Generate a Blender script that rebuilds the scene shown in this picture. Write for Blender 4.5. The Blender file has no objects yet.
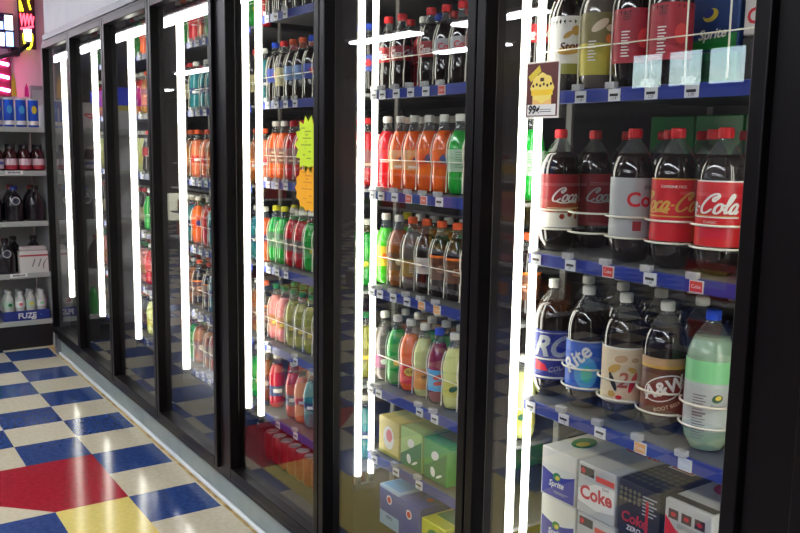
import bpy, bmesh, math, random
from mathutils import Vector, Matrix
random.seed(7)
S = bpy.context.scene
COL = S.collection
PI = math.pi

# ------------------------------------------------------------------ helpers
def mat(name, color=(.5,.5,.5), rough=.5, metal=0., spec=.5, emit=None, estr=0., coat=0., noise=None, nscale=30., trans=0.):
    m = bpy.data.materials.new(name); m.use_nodes = True
    nt = m.node_tree; b = nt.nodes['Principled BSDF']
    b.inputs['Base Color'].default_value = (*color, 1)
    b.inputs['Roughness'].default_value = rough
    b.inputs['Metallic'].default_value = metal
    b.inputs['Specular IOR Level'].default_value = spec
    b.inputs['Coat Weight'].default_value = coat
    b.inputs['Transmission Weight'].default_value = trans
    if emit:
        b.inputs['Emission Color'].default_value = (*emit, 1)
        b.inputs['Emission Strength'].default_value = estr
    if noise:
        tc = nt.nodes.new('ShaderNodeTexCoord'); n = nt.nodes.new('ShaderNodeTexNoise')
        n.inputs['Scale'].default_value = nscale; n.inputs['Detail'].default_value = 6
        r = nt.nodes.new('ShaderNodeValToRGB')
        r.color_ramp.elements[0].position = .38; r.color_ramp.elements[1].position = .62
        r.color_ramp.elements[0].color = (*color, 1); r.color_ramp.elements[1].color = (*noise, 1)
        nt.links.new(tc.outputs['Object'], n.inputs['Vector'])
        nt.links.new(n.outputs['Fac'], r.inputs['Fac']); nt.links.new(r.outputs['Color'], b.inputs['Base Color'])
    return m

def layered_glass(name, ior=1.5, tint=(.95,.97,.96), rough=0.0, body=None, body_amt=0.):
    """clear sheet: Fresnel mix of see-through and mirror reflection, optional coloured body"""
    m = bpy.data.materials.new(name); m.use_nodes = True
    nt = m.node_tree; nt.nodes.clear()
    out = nt.nodes.new('ShaderNodeOutputMaterial')
    mix = nt.nodes.new('ShaderNodeMixShader'); fr = nt.nodes.new('ShaderNodeFresnel')
    geo = nt.nodes.new('ShaderNodeNewGeometry'); mr = nt.nodes.new('ShaderNodeMapRange')   # same reflectance on both faces of the sheet
    mr.inputs['To Min'].default_value = ior; mr.inputs['To Max'].default_value = 1/ior
    nt.links.new(geo.outputs['Backfacing'], mr.inputs['Value']); nt.links.new(mr.outputs['Result'], fr.inputs['IOR'])
    tr = nt.nodes.new('ShaderNodeBsdfTransparent'); tr.inputs['Color'].default_value = (*tint, 1)
    gl = nt.nodes.new('ShaderNodeBsdfGlossy'); gl.inputs['Roughness'].default_value = rough
    base = tr.outputs[0]
    if body:
        df = nt.nodes.new('ShaderNodeBsdfDiffuse'); df.inputs['Color'].default_value = (*body, 1)
        m2 = nt.nodes.new('ShaderNodeMixShader'); m2.inputs['Fac'].default_value = body_amt
        nt.links.new(tr.outputs[0], m2.inputs[1]); nt.links.new(df.outputs[0], m2.inputs[2]); base = m2.outputs[0]
    nt.links.new(fr.outputs[0], mix.inputs['Fac']); nt.links.new(base, mix.inputs[1]); nt.links.new(gl.outputs[0], mix.inputs[2])
    nt.links.new(mix.outputs[0], out.inputs['Surface'])
    return m

_mats = {}
def plain(c, rough=.45, coat=0., key=''):
    k = (tuple(round(v, 4) for v in c), rough, coat)
    if k not in _mats: _mats[k] = mat('paint_%d' % len(_mats), c, rough, coat=coat)
    return _mats[k]
def rgb(r, g, b):
    f = lambda v: ((v/255+.055)/1.055)**2.4 if v > 10 else v/255/12.92
    return (f(r), f(g), f(b))

class MB:
    """collects shapes into one mesh; every face may carry a material slot"""
    def __init__(s): s.bm = bmesh.new(); s.mats = []
    def slot(s, m):
        if m not in s.mats: s.mats.append(m)
        return s.mats.index(m)
    def face(s, pts, m, smooth=False):
        vs = [s.bm.verts.new(p) for p in pts]
        try: f = s.bm.faces.new(vs)
        except ValueError: return
        f.material_index = s.slot(m); f.smooth = smooth
    def box(s, x0, x1, y0, y1, z0, z1, m, bevel=0.):
        r = bmesh.ops.create_cube(s.bm, size=1)
        vs = r['verts']
        for v in vs:
            v.co = Vector(((x0+x1)/2+v.co.x*(x1-x0), (y0+y1)/2+v.co.y*(y1-y0), (z0+z1)/2+v.co.z*(z1-z0)))
        fs = list({f for v in vs for f in v.link_faces})
        i = s.slot(m)
        for f in fs: f.material_index = i
        if bevel:
            es = list({e for f in fs for e in f.edges})
            r2 = bmesh.ops.bevel(s.bm, geom=es, offset=bevel, segments=2, affect='EDGES', profile=.5)
            for f in r2['faces']: f.material_index = i; f.smooth = True
        return s
    def lathe(s, prof, m, n=20, cx=0, cy=0, mfun=None, smooth=True, rfun=None):
        rings = []
        for (r, z) in prof:
            if r < 1e-5: rings.append([s.bm.verts.new((cx, cy, z))])
            else:
                ring = []
                for k in range(n):
                    a = 2*PI*k/n; rr = r*(rfun(a, z) if rfun else 1)
                    ring.append(s.bm.verts.new((cx+rr*math.cos(a), cy+rr*math.sin(a), z)))
                rings.append(ring)
        for q in range(len(rings)-1):
            a, b = rings[q], rings[q+1]; mm = mfun(prof[q][1], prof[q+1][1]) if mfun else m
            i = s.slot(mm)
            for k in range(n):
                k2 = (k+1) % n
                if len(a) == 1 and len(b) == 1: continue
                if len(a) == 1: f = s.bm.faces.new((a[0], b[k2], b[k]))
                elif len(b) == 1: f = s.bm.faces.new((a[k], a[k2], b[0]))
                else: f = s.bm.faces.new((a[k], a[k2], b[k2], b[k]))
                f.material_index = i; f.smooth = smooth
        return s
    def tube(s, pts, r, m, n=6, closed=False):
        pts = [Vector(p) for p in pts]; rings = []; up = None
        N = len(pts)
        for q in range(N):
            if q == 0: d = pts[1]-pts[0]
            elif q == N-1: d = pts[-1]-pts[-2]
            else: d = (pts[q+1]-pts[q-1])
            d.normalize()
            if up is None: up = d.orthogonal().normalized()
            up = (up-d*up.dot(d)).normalized(); w = d.cross(up)
            rings.append([s.bm.verts.new(pts[q]+(up*math.cos(2*PI*k/n)+w*math.sin(2*PI*k/n))*r) for k in range(n)])
        i = s.slot(m)
        for q in range(N-1):
            for k in range(n):
                f = s.bm.faces.new((rings[q][k], rings[q][(k+1) % n], rings[q+1][(k+1) % n], rings[q+1][k])); f.material_index = i; f.smooth = True
        for rg in (rings[0], rings[-1]):
            f = s.bm.faces.new(rg); f.material_index = i
        return s
    def data(s, name):
        me = bpy.data.meshes.new(name)
        bmesh.ops.recalc_face_normals(s.bm, faces=s.bm.faces)
        s.bm.to_mesh(me); s.bm.free()
        for m in s.mats: me.materials.append(m)
        return me
    def build(s, name, parent=None, loc=(0,0,0)):
        return link(name, s.data(name), parent, loc)

def link(name, data, parent=None, loc=(0,0,0)):
    o = bpy.data.objects.new(name, data); COL.objects.link(o); o.location = loc
    if parent: o.parent = parent
    return o
def tag(o, label=None, cat=None, group=None, kind=None):
    if label: o['label'] = label
    if cat: o['category'] = cat
    if group: o['group'] = group
    if kind: o['kind'] = kind
    return o
def empty(name, loc=(0,0,0), rz=0.):
    o = link(name, None, None, loc); o.rotation_euler = (0,0,rz); o.empty_display_size = .05
    return o
KIDS = {}
def copy_tree(o, parent=None):
    c = o.copy(); COL.objects.link(c)
    if parent: c.parent = parent
    for ch in list(o.children): copy_tree(ch, c)
    return c
def struct(name, mb, kind='structure'):
    return tag(mb.build(name), kind=kind)

# flat lettering ------------------------------------------------------------
def font_polys(txt, size, shear=0., fat=0.):
    cu = bpy.data.curves.new('lettering_source', 'FONT'); cu.body = txt; cu.size = size; cu.shear = shear; cu.offset = fat
    cu.align_x = 'CENTER'; cu.align_y = 'CENTER'; cu.resolution_u = 3
    o = bpy.data.objects.new('lettering_source', cu); COL.objects.link(o)
    dg = bpy.context.evaluated_depsgraph_get(); me = bpy.data.meshes.new_from_object(o.evaluated_get(dg))
    polys = [[(me.vertices[i].co.x, me.vertices[i].co.y) for i in p.vertices] for p in me.polygons]
    bpy.data.objects.remove(o); bpy.data.curves.remove(cu); bpy.data.meshes.remove(me)
    return polys
def spline(pts, n=6):
    out = []; P = [pts[0]]+list(pts)+[pts[-1]]
    for i in range(1, len(P)-2):
        for k in range(n):
            t = k/n; a, b, c, d = P[i-1], P[i], P[i+1], P[i+2]
            out.append(tuple(.5*((2*b[j])+(-a[j]+c[j])*t+(2*a[j]-5*b[j]+4*c[j]-d[j])*t*t+(-a[j]+3*b[j]-3*c[j]+d[j])*t**3) for j in (0,1)))
    out.append(tuple(pts[-1])); return out
GLYPH = {  # hand-drawn flowing script: strokes in a box one unit tall
 'C': (.80, [[(.80,.70),(.86,.88),(.70,1.0),(.42,.86),(.18,.50),(.12,.20),(.26,.0),(.48,.02),(.72,.22)], [(.80,.70),(.70,.62),(.62,.74),(.74,.84),(.92,.82)]]),
 'o': (.46, [[(.22,.50),(.08,.30),(.10,.06),(.26,.0),(.40,.18),(.38,.42),(.22,.50)], [(.36,.44),(.46,.40),(.54,.42)]]),
 'c': (.40, [[(.38,.40),(.30,.50),(.14,.38),(.08,.14),(.18,.0),(.34,.06),(.46,.20)]]),
 'a': (.50, [[(.38,.42),(.24,.50),(.08,.28),(.10,.04),(.22,.02),(.36,.24),(.40,.48)], [(.40,.48),(.36,.16),(.40,.0),(.54,.14)]]),
 'l': (.34, [[(.06,.12),(.26,.52),(.36,.86),(.28,.98),(.20,.80),(.16,.30),(.20,.02),(.38,.12)]]),
 '-': (.26, [[(.04,.28),(.22,.32)]]),
}
def script_polys(txt, size, weight=.10, shear=.32, tail=True):
    x = 0.; P = []
    for ch in txt:
        adv, strokes = GLYPH[ch]
        for st in strokes:
            pl = spline([(p[0]+x, p[1]) for p in st]); P.append(pl)
        x += adv
    if tail: P.append(spline([(.45,-.02),(1.0,-.12),(1.7,-.05),(2.2,-.12)]))
    out = []
    for pl in P:
        L, Rr = [], []
        for i, p in enumerate(pl):
            a = pl[max(i-1,0)]; b = pl[min(i+1,len(pl)-1)]; dx, dy = b[0]-a[0], b[1]-a[1]; d = math.hypot(dx, dy) or 1
            w = weight*(.55+.45*abs(dy)/d)/2*(1 if 0 < i < len(pl)-1 else .4)
            L.append((p[0]-dy/d*w, p[1]+dx/d*w)); Rr.append((p[0]+dy/d*w, p[1]-dx/d*w))
        for i in range(len(pl)-1): out.append([L[i], L[i+1], Rr[i+1], Rr[i]])
    return [[((q[0]-x/2+(q[1]-.4)*shear)*size, (q[1]-.4)*size) for q in f] for f in out]
def ellipse_poly(rx, ry, n=20, cx=0, cy=0, rot=0):
    return [(cx+rx*math.cos(2*PI*k/n)*math.cos(rot)-ry*math.sin(2*PI*k/n)*math.sin(rot), cy+rx*math.cos(2*PI*k/n)*math.sin(rot)+ry*math.sin(2*PI*k/n)*math.cos(rot)) for k in range(n)]
def rect(x0, x1, y0, y1): return [(x0,y0),(x1,y0),(x1,y1),(x0,y1)]
def rotpolys(ps, a, dx=0, dy=0):
    return [[(p[0]*math.cos(a)-p[1]*math.sin(a)+dx, p[0]*math.sin(a)+p[1]*math.cos(a)+dy) for p in f] for f in ps]

def wrapped(name, layers, r, az, z):
    """layers: list of (polys, material, lift); bent round a cylinder of radius r, centred at azimuth az, height z"""
    mb = MB()
    for polys, m, lift in layers:
        bm = bmesh.new()
        for f in polys:
            try: bm.faces.new([bm.verts.new((p[0], p[1], 0)) for p in f])
            except ValueError: pass
        xs = [v.co.x for v in bm.verts]; x = min(xs)+.006
        while x < max(xs):
            bmesh.ops.bisect_plane(bm, geom=bm.verts[:]+bm.edges[:]+bm.faces[:], plane_co=(x,0,0), plane_no=(1,0,0)); x += .006
        for f in bm.faces:
            mb.face([((r+lift)*math.cos(az+v.co.x/r), (r+lift)*math.sin(az+v.co.x/r), z+v.co.y) for v in f.verts], m)
        bm.free()
    return mb.data(name)
def flat(name, layers, org, ux, uz, nrm):
    mb = MB(); org, ux, uz, nrm = map(Vector, (org, ux, uz, nrm))
    for polys, m, lift in layers:
        for f in polys: mb.face([org+ux*p[0]+uz*p[1]+nrm*lift for p in f], m)
    return mb.data(name)

# ------------------------------------------------------------------ materials
M = {}
M['white_wall'] = mat('painted_white_wall', rgb(240,240,244), .7, noise=rgb(234,235,240), nscale=6)
M['pink_wall'] = mat('painted_pale_wall', rgb(244,214,228), .7)
M['store_wall'] = mat('store_wall_paint', rgb(96,92,96), .8)
M['ceiling'] = mat('ceiling_tile_white', rgb(112,110,114), .9, noise=rgb(104,102,106), nscale=12)
M['black'] = mat('black_anodised_frame', rgb(15,12,14), .34, metal=.0, spec=.16)
M['black_in'] = mat('charcoal_inner_frame', rgb(34,30,33), .5)
M['rubber'] = mat('black_rubber_gasket', (.008,.008,.009), .7)
M['greytrim'] = mat('grey_brushed_trim', rgb(132,132,138), .4, metal=.5)
M['kick'] = mat('blue_grey_kick_metal', rgb(150,160,156), .42, metal=.1, noise=rgb(140,152,148), nscale=9)
M['kickedge'] = mat('white_kick_edge', rgb(232,236,240), .5)
M['cove'] = mat('yellowed_floor_edge', rgb(196,170,112), .6, noise=rgb(150,120,62), nscale=14)
M['inner'] = mat('cooler_interior_panel', rgb(62,62,62), .6)
M['inner_dark'] = mat('cooler_back_panel', rgb(30,31,33), .7)
M['steel'] = mat('grey_slotted_post', rgb(120,120,116), .5)
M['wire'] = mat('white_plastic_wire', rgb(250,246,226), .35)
M['deck'] = mat('grey_shelf_deck', rgb(92,94,94), .5)
M['rail'] = mat('blue_price_rail', rgb(20,46,138), .35)
M['tagw'] = mat('white_price_tag', rgb(225,226,228), .5)
M['tab'] = layered_glass('clear_plastic_tab', 1.4, (.9,.9,.9), .2, (.75,.75,.75), .55)
M['tube'] = mat('fluorescent_tube', (1,1,1), .4, emit=(1.0,.975,.86), estr=10.)
M['tube_dim'] = mat('cream_lamp_lens', (1,1,1), .4, emit=(1.0,.97,.80), estr=.95)
M['tube_cap'] = mat('tube_end_cap', rgb(70,70,70), .4)
M['fixture'] = mat('white_lamp_housing', rgb(225,225,222), .35)
M['ceil_tube'] = mat('ceiling_fluorescent_lens', (1,1,1), .4, emit=(.93,.94,1.0), estr=24.)
M['glass'] = layered_glass('door_glass', 1.72, (.955,.965,.96))
M['clear'] = layered_glass('clear_bottle_plastic', 1.5, (.80,.83,.82), .06, (.45,.46,.45), .12)
M['cardboard'] = mat('white_cardboard', rgb(214,212,206), .6)

def tilemat(name, c, c2):
    m = mat(name, c, .13, noise=c2, nscale=45, spec=.45, coat=.15)
    m.node_tree.nodes['Principled BSDF'].inputs['Coat Roughness'].default_value = .08
    return m
T_BLUE = tilemat('blue_vinyl_tile', rgb(38,62,118), rgb(50,76,132))
T_BEIGE = tilemat('beige_vinyl_tile', rgb(206,196,166), rgb(214,205,180))
T_RED = tilemat('red_vinyl_tile', rgb(158,24,42), rgb(172,32,50))
T_YEL = tilemat('yellow_vinyl_tile', rgb(226,204,108), rgb(232,212,124))

# ------------------------------------------------------------------ camera
cam = bpy.data.cameras.new('camera'); co = bpy.data.objects.new('camera', cam); COL.objects.link(co)
fw = Vector((-0.81864, 0.55712, -0.13947)); rt = Vector((0.56073, 0.82785, 0.0156)); up = Vector((-0.12415, 0.06543, 0.9901))
mw = Matrix((( rt.x, up.x, -fw.x, 0), (rt.y, up.y, -fw.y, 0), (rt.z, up.z, -fw.z, 1.5377), (0,0,0,1)))
co.matrix_world = mw; cam.sensor_width = 36; cam.lens = 849.7/800*36; cam.clip_end = 100; cam.clip_start = .02
S.camera = co

# ------------------------------------------------------------------ setting: floor, walls, ceiling
TS = .3048; GX = -6.337; GY = 1.025
mb = MB()
def quad(r0, r1, c0, c1, m): mb.face([(GX+r0*TS, GY+c0*TS, 0), (GX+r1*TS, GY+c0*TS, 0), (GX+r1*TS, GY+c1*TS, 0), (GX+r0*TS, GY+c1*TS, 0)], m)
def poly(rc, m): mb.face([(GX+r*TS, GY+c*TS, 0) for r, c in rc], m)
special = {}
for r in range(-34, 34):
    for c in range(-27, 1):
        base = T_BLUE if (r+c) % 2 else T_BEIGE
        # red shape: corners (7,0) (9,0) (9,-1) (7,-3); yellow shape beside it
        if r in (7, 8) and c == -1: base = T_RED
        elif r == 7 and c == -2: base = T_RED
        elif (r, c) in ((8, -2), (7, -3)):
            poly([(r, c), (r+1, c+1), (r, c+1)], T_RED) if True else None
            poly([(r, c), (r+1, c), (r+1, c+1)], base); continue
        elif r in (9, 10, 11, 12) and c == -1: base = T_YEL
        elif r in (10, 11, 12) and c in (-2, -3): base = T_YEL
        elif (r+11) % 20 in (0, 1) and c in (-9, -10): base = T_RED
        elif (r+7) % 20 in (0, 1) and c in (-9, -10): base = T_YEL
        quad(r, r+1, c, c+1, base)
    quad(r, r+1, 1, 1+.03, T_BEIGE)
y1 = GY+TS*1.03
mb.face([(GX-34*TS, y1, 0), (GX+34*TS, y1, 0), (GX+34*TS, 1.376, 0), (GX-34*TS, 1.376, 0)], M['cove'])
mb.face([(GX-34*TS, 1.376, 0), (GX+34*TS, 1.376, 0), (GX+34*TS, 3.4, 0), (GX-34*TS, 3.4, 0)], T_BEIGE)
struct('floor', mb)

CEIL = 2.92
b = MB(); b.box(-26., 4.1, -7.3, 3.4, CEIL, CEIL+.1, M['ceiling']); struct('ceiling', b)
XL = -6.47   # left end of the cooler wall
b = MB()
b.box(XL, 4.1, 1.36, 1.44, 2.262, CEIL, M['white_wall'])          # soffit above the cooler doors
b.box(XL, XL+.085, 1.345, 1.44, 0, 2.262, M['greytrim'])          # corner post
b.box(XL, 4.1, 1.44, 3.3, 2.40, CEIL, M['white_wall'])
b.box(XL, XL+.03, 1.44, 2.5, 0, 2.40, M['white_wall'])
struct('wall_front', b)
b = MB(); b.box(-8.95, -8.85, .75, 3.4, 0, CEIL, M['pink_wall']); struct('wall_left', b)
b = MB(); b.box(-26., -25.9, -7.3, .8, 0, CEIL, M['store_wall']); b.box(-26., -8.9, .75, .85, 0, CEIL, M['store_wall']); struct('wall_far', b)
b = MB(); b.box(4.0, 4.1, -7.3, 3.4, 0, CEIL, M['store_wall']); struct('wall_right', b)
b = MB(); b.box(-9., 4.1, 3.3, 3.4, 0, CEIL, M['white_wall']); struct('wall_behind_cooler', b)
# back wall of the shop with the street window
WX0, WX1, WZ0, WZ1, WY = -8.15, -6.3, 2.36, 2.84, -6.6
b = MB()
b.box(-26., WX0, WY-.1, WY, 0, CEIL, M['store_wall']); b.box(WX1, 4.1, WY-.1, WY, 0, CEIL, M['store_wall'])
b.box(WX0, WX1, WY-.1, WY, 0, WZ0, M['store_wall']); b.box(WX0, WX1, WY-.1, WY, WZ1, CEIL, M['store_wall']); struct('wall_back', b)
b = MB()
for k in range(4):
    x = WX0+(WX1-WX0)*k/3; b.box(x-.03, x+.03, WY-.07, WY+.02, WZ0, WZ1, M['black'])
b.box(WX0, WX1, WY-.07, WY+.02, WZ0-.03, WZ0+.02, M['black']); b.box(WX0, WX1, WY-.07, WY+.02, WZ1-.02, WZ1+.03, M['black'])
wf = struct('window_1', b)
b = MB(); b.box(WX0, WX1, WY-.05, WY-.045, WZ0, WZ1, M['glass']); b.build('window_pane', wf)

# cooler shell
b = MB()
b.box(XL+.03, 1.2, 1.377, 2.30, 0.0, .115, M['kick']); b.box(XL+.03, 1.2, 1.377, 2.30, .115, .20, M['inner_dark'])
struct('trim_2', b)
b = MB(); b.box(XL+.03, 1.2, 2.30, 2.36, .0, 2.40, M['inner_dark']); struct('wall_cooler_back', b)
b = MB(); b.box(XL+.03, 1.2, 1.44, 2.30, 2.32, 2.40, M['inner']); struct('ceiling_cooler', b)
b = MB(); b.box(1.14, 1.2, 1.376, 2.30, .2, 2.32, M['inner']); struct('wall_cooler_right', b)
b = MB(); b.box(XL+.03, XL+.07, 1.445, 2.30, .2, 2.32, M['inner']); struct('wall_cooler_left', b)
# kick plate and the white bottom edge
b = MB(); b.box(XL+.085, 1.2, 1.366, 1.3765, .014, .15, M['kick'])
struct('baseboard_front', b)
b = MB(); b.box(XL+.085, 1.2, 1.350, 1.366, 0.0, .020, M['kickedge'], .006); struct('trim_1', b)

# ------------------------------------------------------------------ cooler door frame (one continuous case front)
DOORS = [  # x left, x right
 (-6.36,-5.60), (-5.60,-4.835), (-4.835,-4.055), (-4.055,-3.275), (-3.17,-2.395), (-2.395,-1.62), (-1.62,-.849), (-.755,.02), (.02,.79)]
FY0, FY1, GYP = 1.31, 1.352, 1.345
DZ0, DZ1 = .178, 2.200
b = MB()
b.box(XL+.085, .85, 1.345, 1.44, .126, .176, M['black'])
b.box(XL+.085, .85, 1.335, 1.44, 2.206, 2.224, M['black'])
b.box(XL+.085, .85, 1.328, 1.44, 2.226, 2.262, M['greytrim'])
b.box(XL+.085, -6.362, 1.335, 1.40, .176, 2.206, M['greytrim'])
b.box(-3.273, -3.172, 1.325, 1.395, .176, 2.206, M['black'])
b.box(-.847, -.757, 1.325, 1.395, .176, 2.206, M['black'])
b.box(.792, .85, 1.325, 1.40, .176, 2.206, M['black'])
for x in (-5.60, -4.835, -4.055, -2.395, -1.62, .02):
    b.box(x-.018, x+.018, 1.3565, 1.44, .176, 2.206, M['black_in'], .003)
b.box(XL+.085, .85, 1.358, 1.44, .176, .205, M['black_in'])
struct('trim_3', b)

order = ['ninth','farthest','seventh','sixth','fifth','fourth','third','second','nearest']
dname = {0:'farthest',1:'second farthest',2:'third farthest',3:'fourth farthest',4:'fourth nearest',5:'third nearest',6:'widest seen',7:'cut off rightmost',8:'unseen'}
def make_door(i, x0, x1):
    w = x1-x0; g = .003
    b = MB()
    st = .034
    b.box(x0+g, x0+st, FY0, FY1, DZ0, DZ1, M['black'], .003)
    b.box(x1-st, x1-g, FY0, FY1, DZ0, DZ1, M['black'], .003)
    b.box(x0+st, x1-st, FY0, FY1, DZ0, DZ0+.042, M['black'], .003)
    b.box(x0+st, x1-st, FY0, FY1, DZ1-.036, DZ1, M['black'], .003)
    o = b.build('door_%d' % (i+1))
    tag(o, kind='structure')
    b = MB(); b.box(x0+st-.001, x1-st+.001, GYP-.002, GYP+.002, DZ0+.04, DZ1-.034, M['glass']); p = b.build('glass_pane', o)
    b = MB()
    for (a0, a1, c0, c1) in ((x0+.006, x0+.018, DZ0+.01, DZ1-.01), (x1-.018, x1-.006, DZ0+.01, DZ1-.01)):
        b.box(a0, a1, FY1, FY1+.004, c0, c1, M['rubber'])
    b.build('gasket', o)
    return o
for i, (a, c) in enumerate(DOORS): make_door(i, a, c)

# ------------------------------------------------------------------ lamps in the cooler
LPOS = [(-6.395, 'at the far left end of the cooler'), (-5.585, 'behind the second mullion from the far end'), (-4.825, 'behind the third mullion from the far end'),
        (-4.045, 'behind the fourth mullion from the far end'), (-3.29, 'left one behind the wide double mullion'), (-3.165, 'right one behind the wide double mullion'),
        (-2.387, 'behind the mullion left of the orange bottles'), (-1.613, 'behind the mullion left of the two-liter bottles'),
        (-.80, 'behind the wide mullion at the right edge')]
for q, (x, d) in enumerate(LPOS):
    r = empty('cooler_lamp', (x, 1.462, 0))
    tag(r, 'vertical white fluorescent lamp ' + d, 'lamp', 'vertical fluorescent lamps inside the cooler')
    tubes = [(0., .0175 if q < 4 else (.0115 if q >= 6 else .0135), M['tube'])]
    if q >= 6: tubes.append((.053, .0100, M['tube']))
    elif q == 4: tubes.append((.053, .0080, M['tube_dim']))
    z0 = .385
    for dy, rr, tm in tubes:
        b = MB(); b.tube([(0, dy, z0+.03), (0, dy, 2.13)], rr, tm, 12); b.build('tube', r)
        for e0, e1 in ((z0, z0+.03), (2.13, 2.155)):
            b = MB(); b.tube([(0, dy, e0), (0, dy, e1)], rr+.0004, M['tube_cap'], 10); b.build('end_cap', r)
    for e0, e1 in ((.362, .384), (2.156, 2.175)):
        b = MB(); b.box(-.010, .010, -.017, .065, e0, e1, M['tube_cap'], .002); b.build('lamp_bracket', r)
# shelf standards behind each mullion
for x in (-6.37,-5.60, -4.835, -4.055, -3.276, -2.395, -1.62, -.80):
    for y in ((1.634 if x == -1.62 else 1.6085), 2.22):
        b = MB(); b.box(x-.010, x+.010, y-.0042, y+.0042, .20, 2.32, M['steel'])
        o = b.build('shelf_post'); tag(o, 'white slotted post carrying the cooler shelves between the bays', 'post', 'slotted shelf posts in the cooler')

# ------------------------------------------------------------------ bottles
CAMXY = (0., 0.)
def prof20():   # half-litre soda bottle with a waist
    return [(.0,.006),(.010,.004),(.020,.0),(.030,.004),(.0342,.02),(.0342,.05),(.0322,.072),(.0320,.082),(.0338,.094),(.0356,.108),(.0356,.126),(.0342,.142),(.0300,.160),(.0235,.178),(.0175,.194),(.0140,.206),(.0128,.214),(.0128,.228),(.0,.228)]
def prof2l():
    return [(.0,.010),(.012,.008),(.028,.0),(.039,.006),(.0475,.03),(.0505,.05),(.0505,.196),(.0500,.208),(.0470,.224),(.0400,.243),(.0300,.260),(.0210,.272),(.0155,.280),(.0135,.286),(.0135,.296),(.0,.296)]
def prof1l():
    return [(.0,.008),(.012,.006),(.028,.0),(.038,.006),(.0445,.025),(.0455,.05),(.0455,.165),(.043,.19),(.034,.218),(.022,.243),(.0145,.258),(.0135,.264),(.0135,.274),(.0,.274)]
SIZES = {'20': (prof20, .0358, .236, .0150, .021), '2l': (prof2l, .0507, .308, .0155, .022), '1l': (prof1l, .0458, .276, .0148, .02)}

COLA = mat('dark_cola', (.010,.005,.004), .07, spec=.5, coat=.6)
def liquid(c): return mat('soda', c, .12, spec=.5, coat=.5)
LQ = {'cola': COLA, 'orange': liquid(rgb(240,98,22)), 'red': liquid(rgb(196,22,34)), 'green': liquid(rgb(24,160,52)), 'dgreen': liquid(rgb(14,96,52)),
      'clearwater': liquid(rgb(150,168,150)), 'mint': liquid(rgb(150,178,150)), 'lemon': liquid(rgb(206,212,130)), 'pink': liquid(rgb(236,140,132)),
      'tea': liquid(rgb(150,84,30)), 'olive': liquid(rgb(150,150,44)), 'purple': liquid(rgb(132,26,60)), 'lime': liquid(rgb(70,190,30)),
      'gold': liquid(rgb(190,168,60)), 'peach': liquid(rgb(232,126,84)), 'grey': liquid(rgb(100,90,84)), 'teal': liquid(rgb(40,130,140)), 'blue': liquid(rgb(30,70,170)), 'white': liquid(rgb(205,208,200))}
CAPM = {'red': plain(rgb(214,20,30), .4), 'white': plain(rgb(226,224,214), .4), 'orange': plain(rgb(222,90,36), .4), 'blue': plain(rgb(16,72,206), .4),
        'green': plain(rgb(14,130,58), .4), 'yellow': plain(rgb(216,208,40), .4), 'black': plain(rgb(24,24,26), .4), 'palegreen': plain(rgb(170,190,170), .4)}
W = plain(rgb(238,236,230), .5)
RED = plain(rgb(206,16,34), .4); DRED = plain(rgb(150,16,28), .4); SILV = plain(rgb(176,178,178), .4); NAVY = plain(rgb(26,40,130), .4); BLUE = plain(rgb(30,90,196), .4)
CYAN = plain(rgb(70,160,220), .4); BROWN = plain(rgb(96,54,30), .4); CREAM = plain(rgb(226,206,172), .4); GOLD = plain(rgb(206,160,70), .4); YEL = plain(rgb(232,206,60), .4)
GREEN = plain(rgb(26,130,60), .4); DGREEN = plain(rgb(12,84,50), .4); MINT = plain(rgb(140,216,150), .4); BLACK = plain(rgb(22,20,22), .4); ORANGE = plain(rgb(240,120,30), .4)
PALEG = plain(rgb(176,206,178), .4); PINK = plain(rgb(230,120,120), .4); OLIVE = plain(rgb(150,150,60), .4); GREY = plain(rgb(120,120,118), .4); TAN = plain(rgb(190,150,110), .45)

def barcode(s=1.): # fine print block
    return [rect(-.010*s+.0042*s*k, -.008*s+.0042*s*k, -.012*s, .012*s) for k in range(5)]
def fine(n, w, h): return [rect(-w/2, w/2-(.2*w if k % 2 else 0), h/2-h*k/n, h/2-h*k/n-h/n*.4) for k in range(n)]

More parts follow.
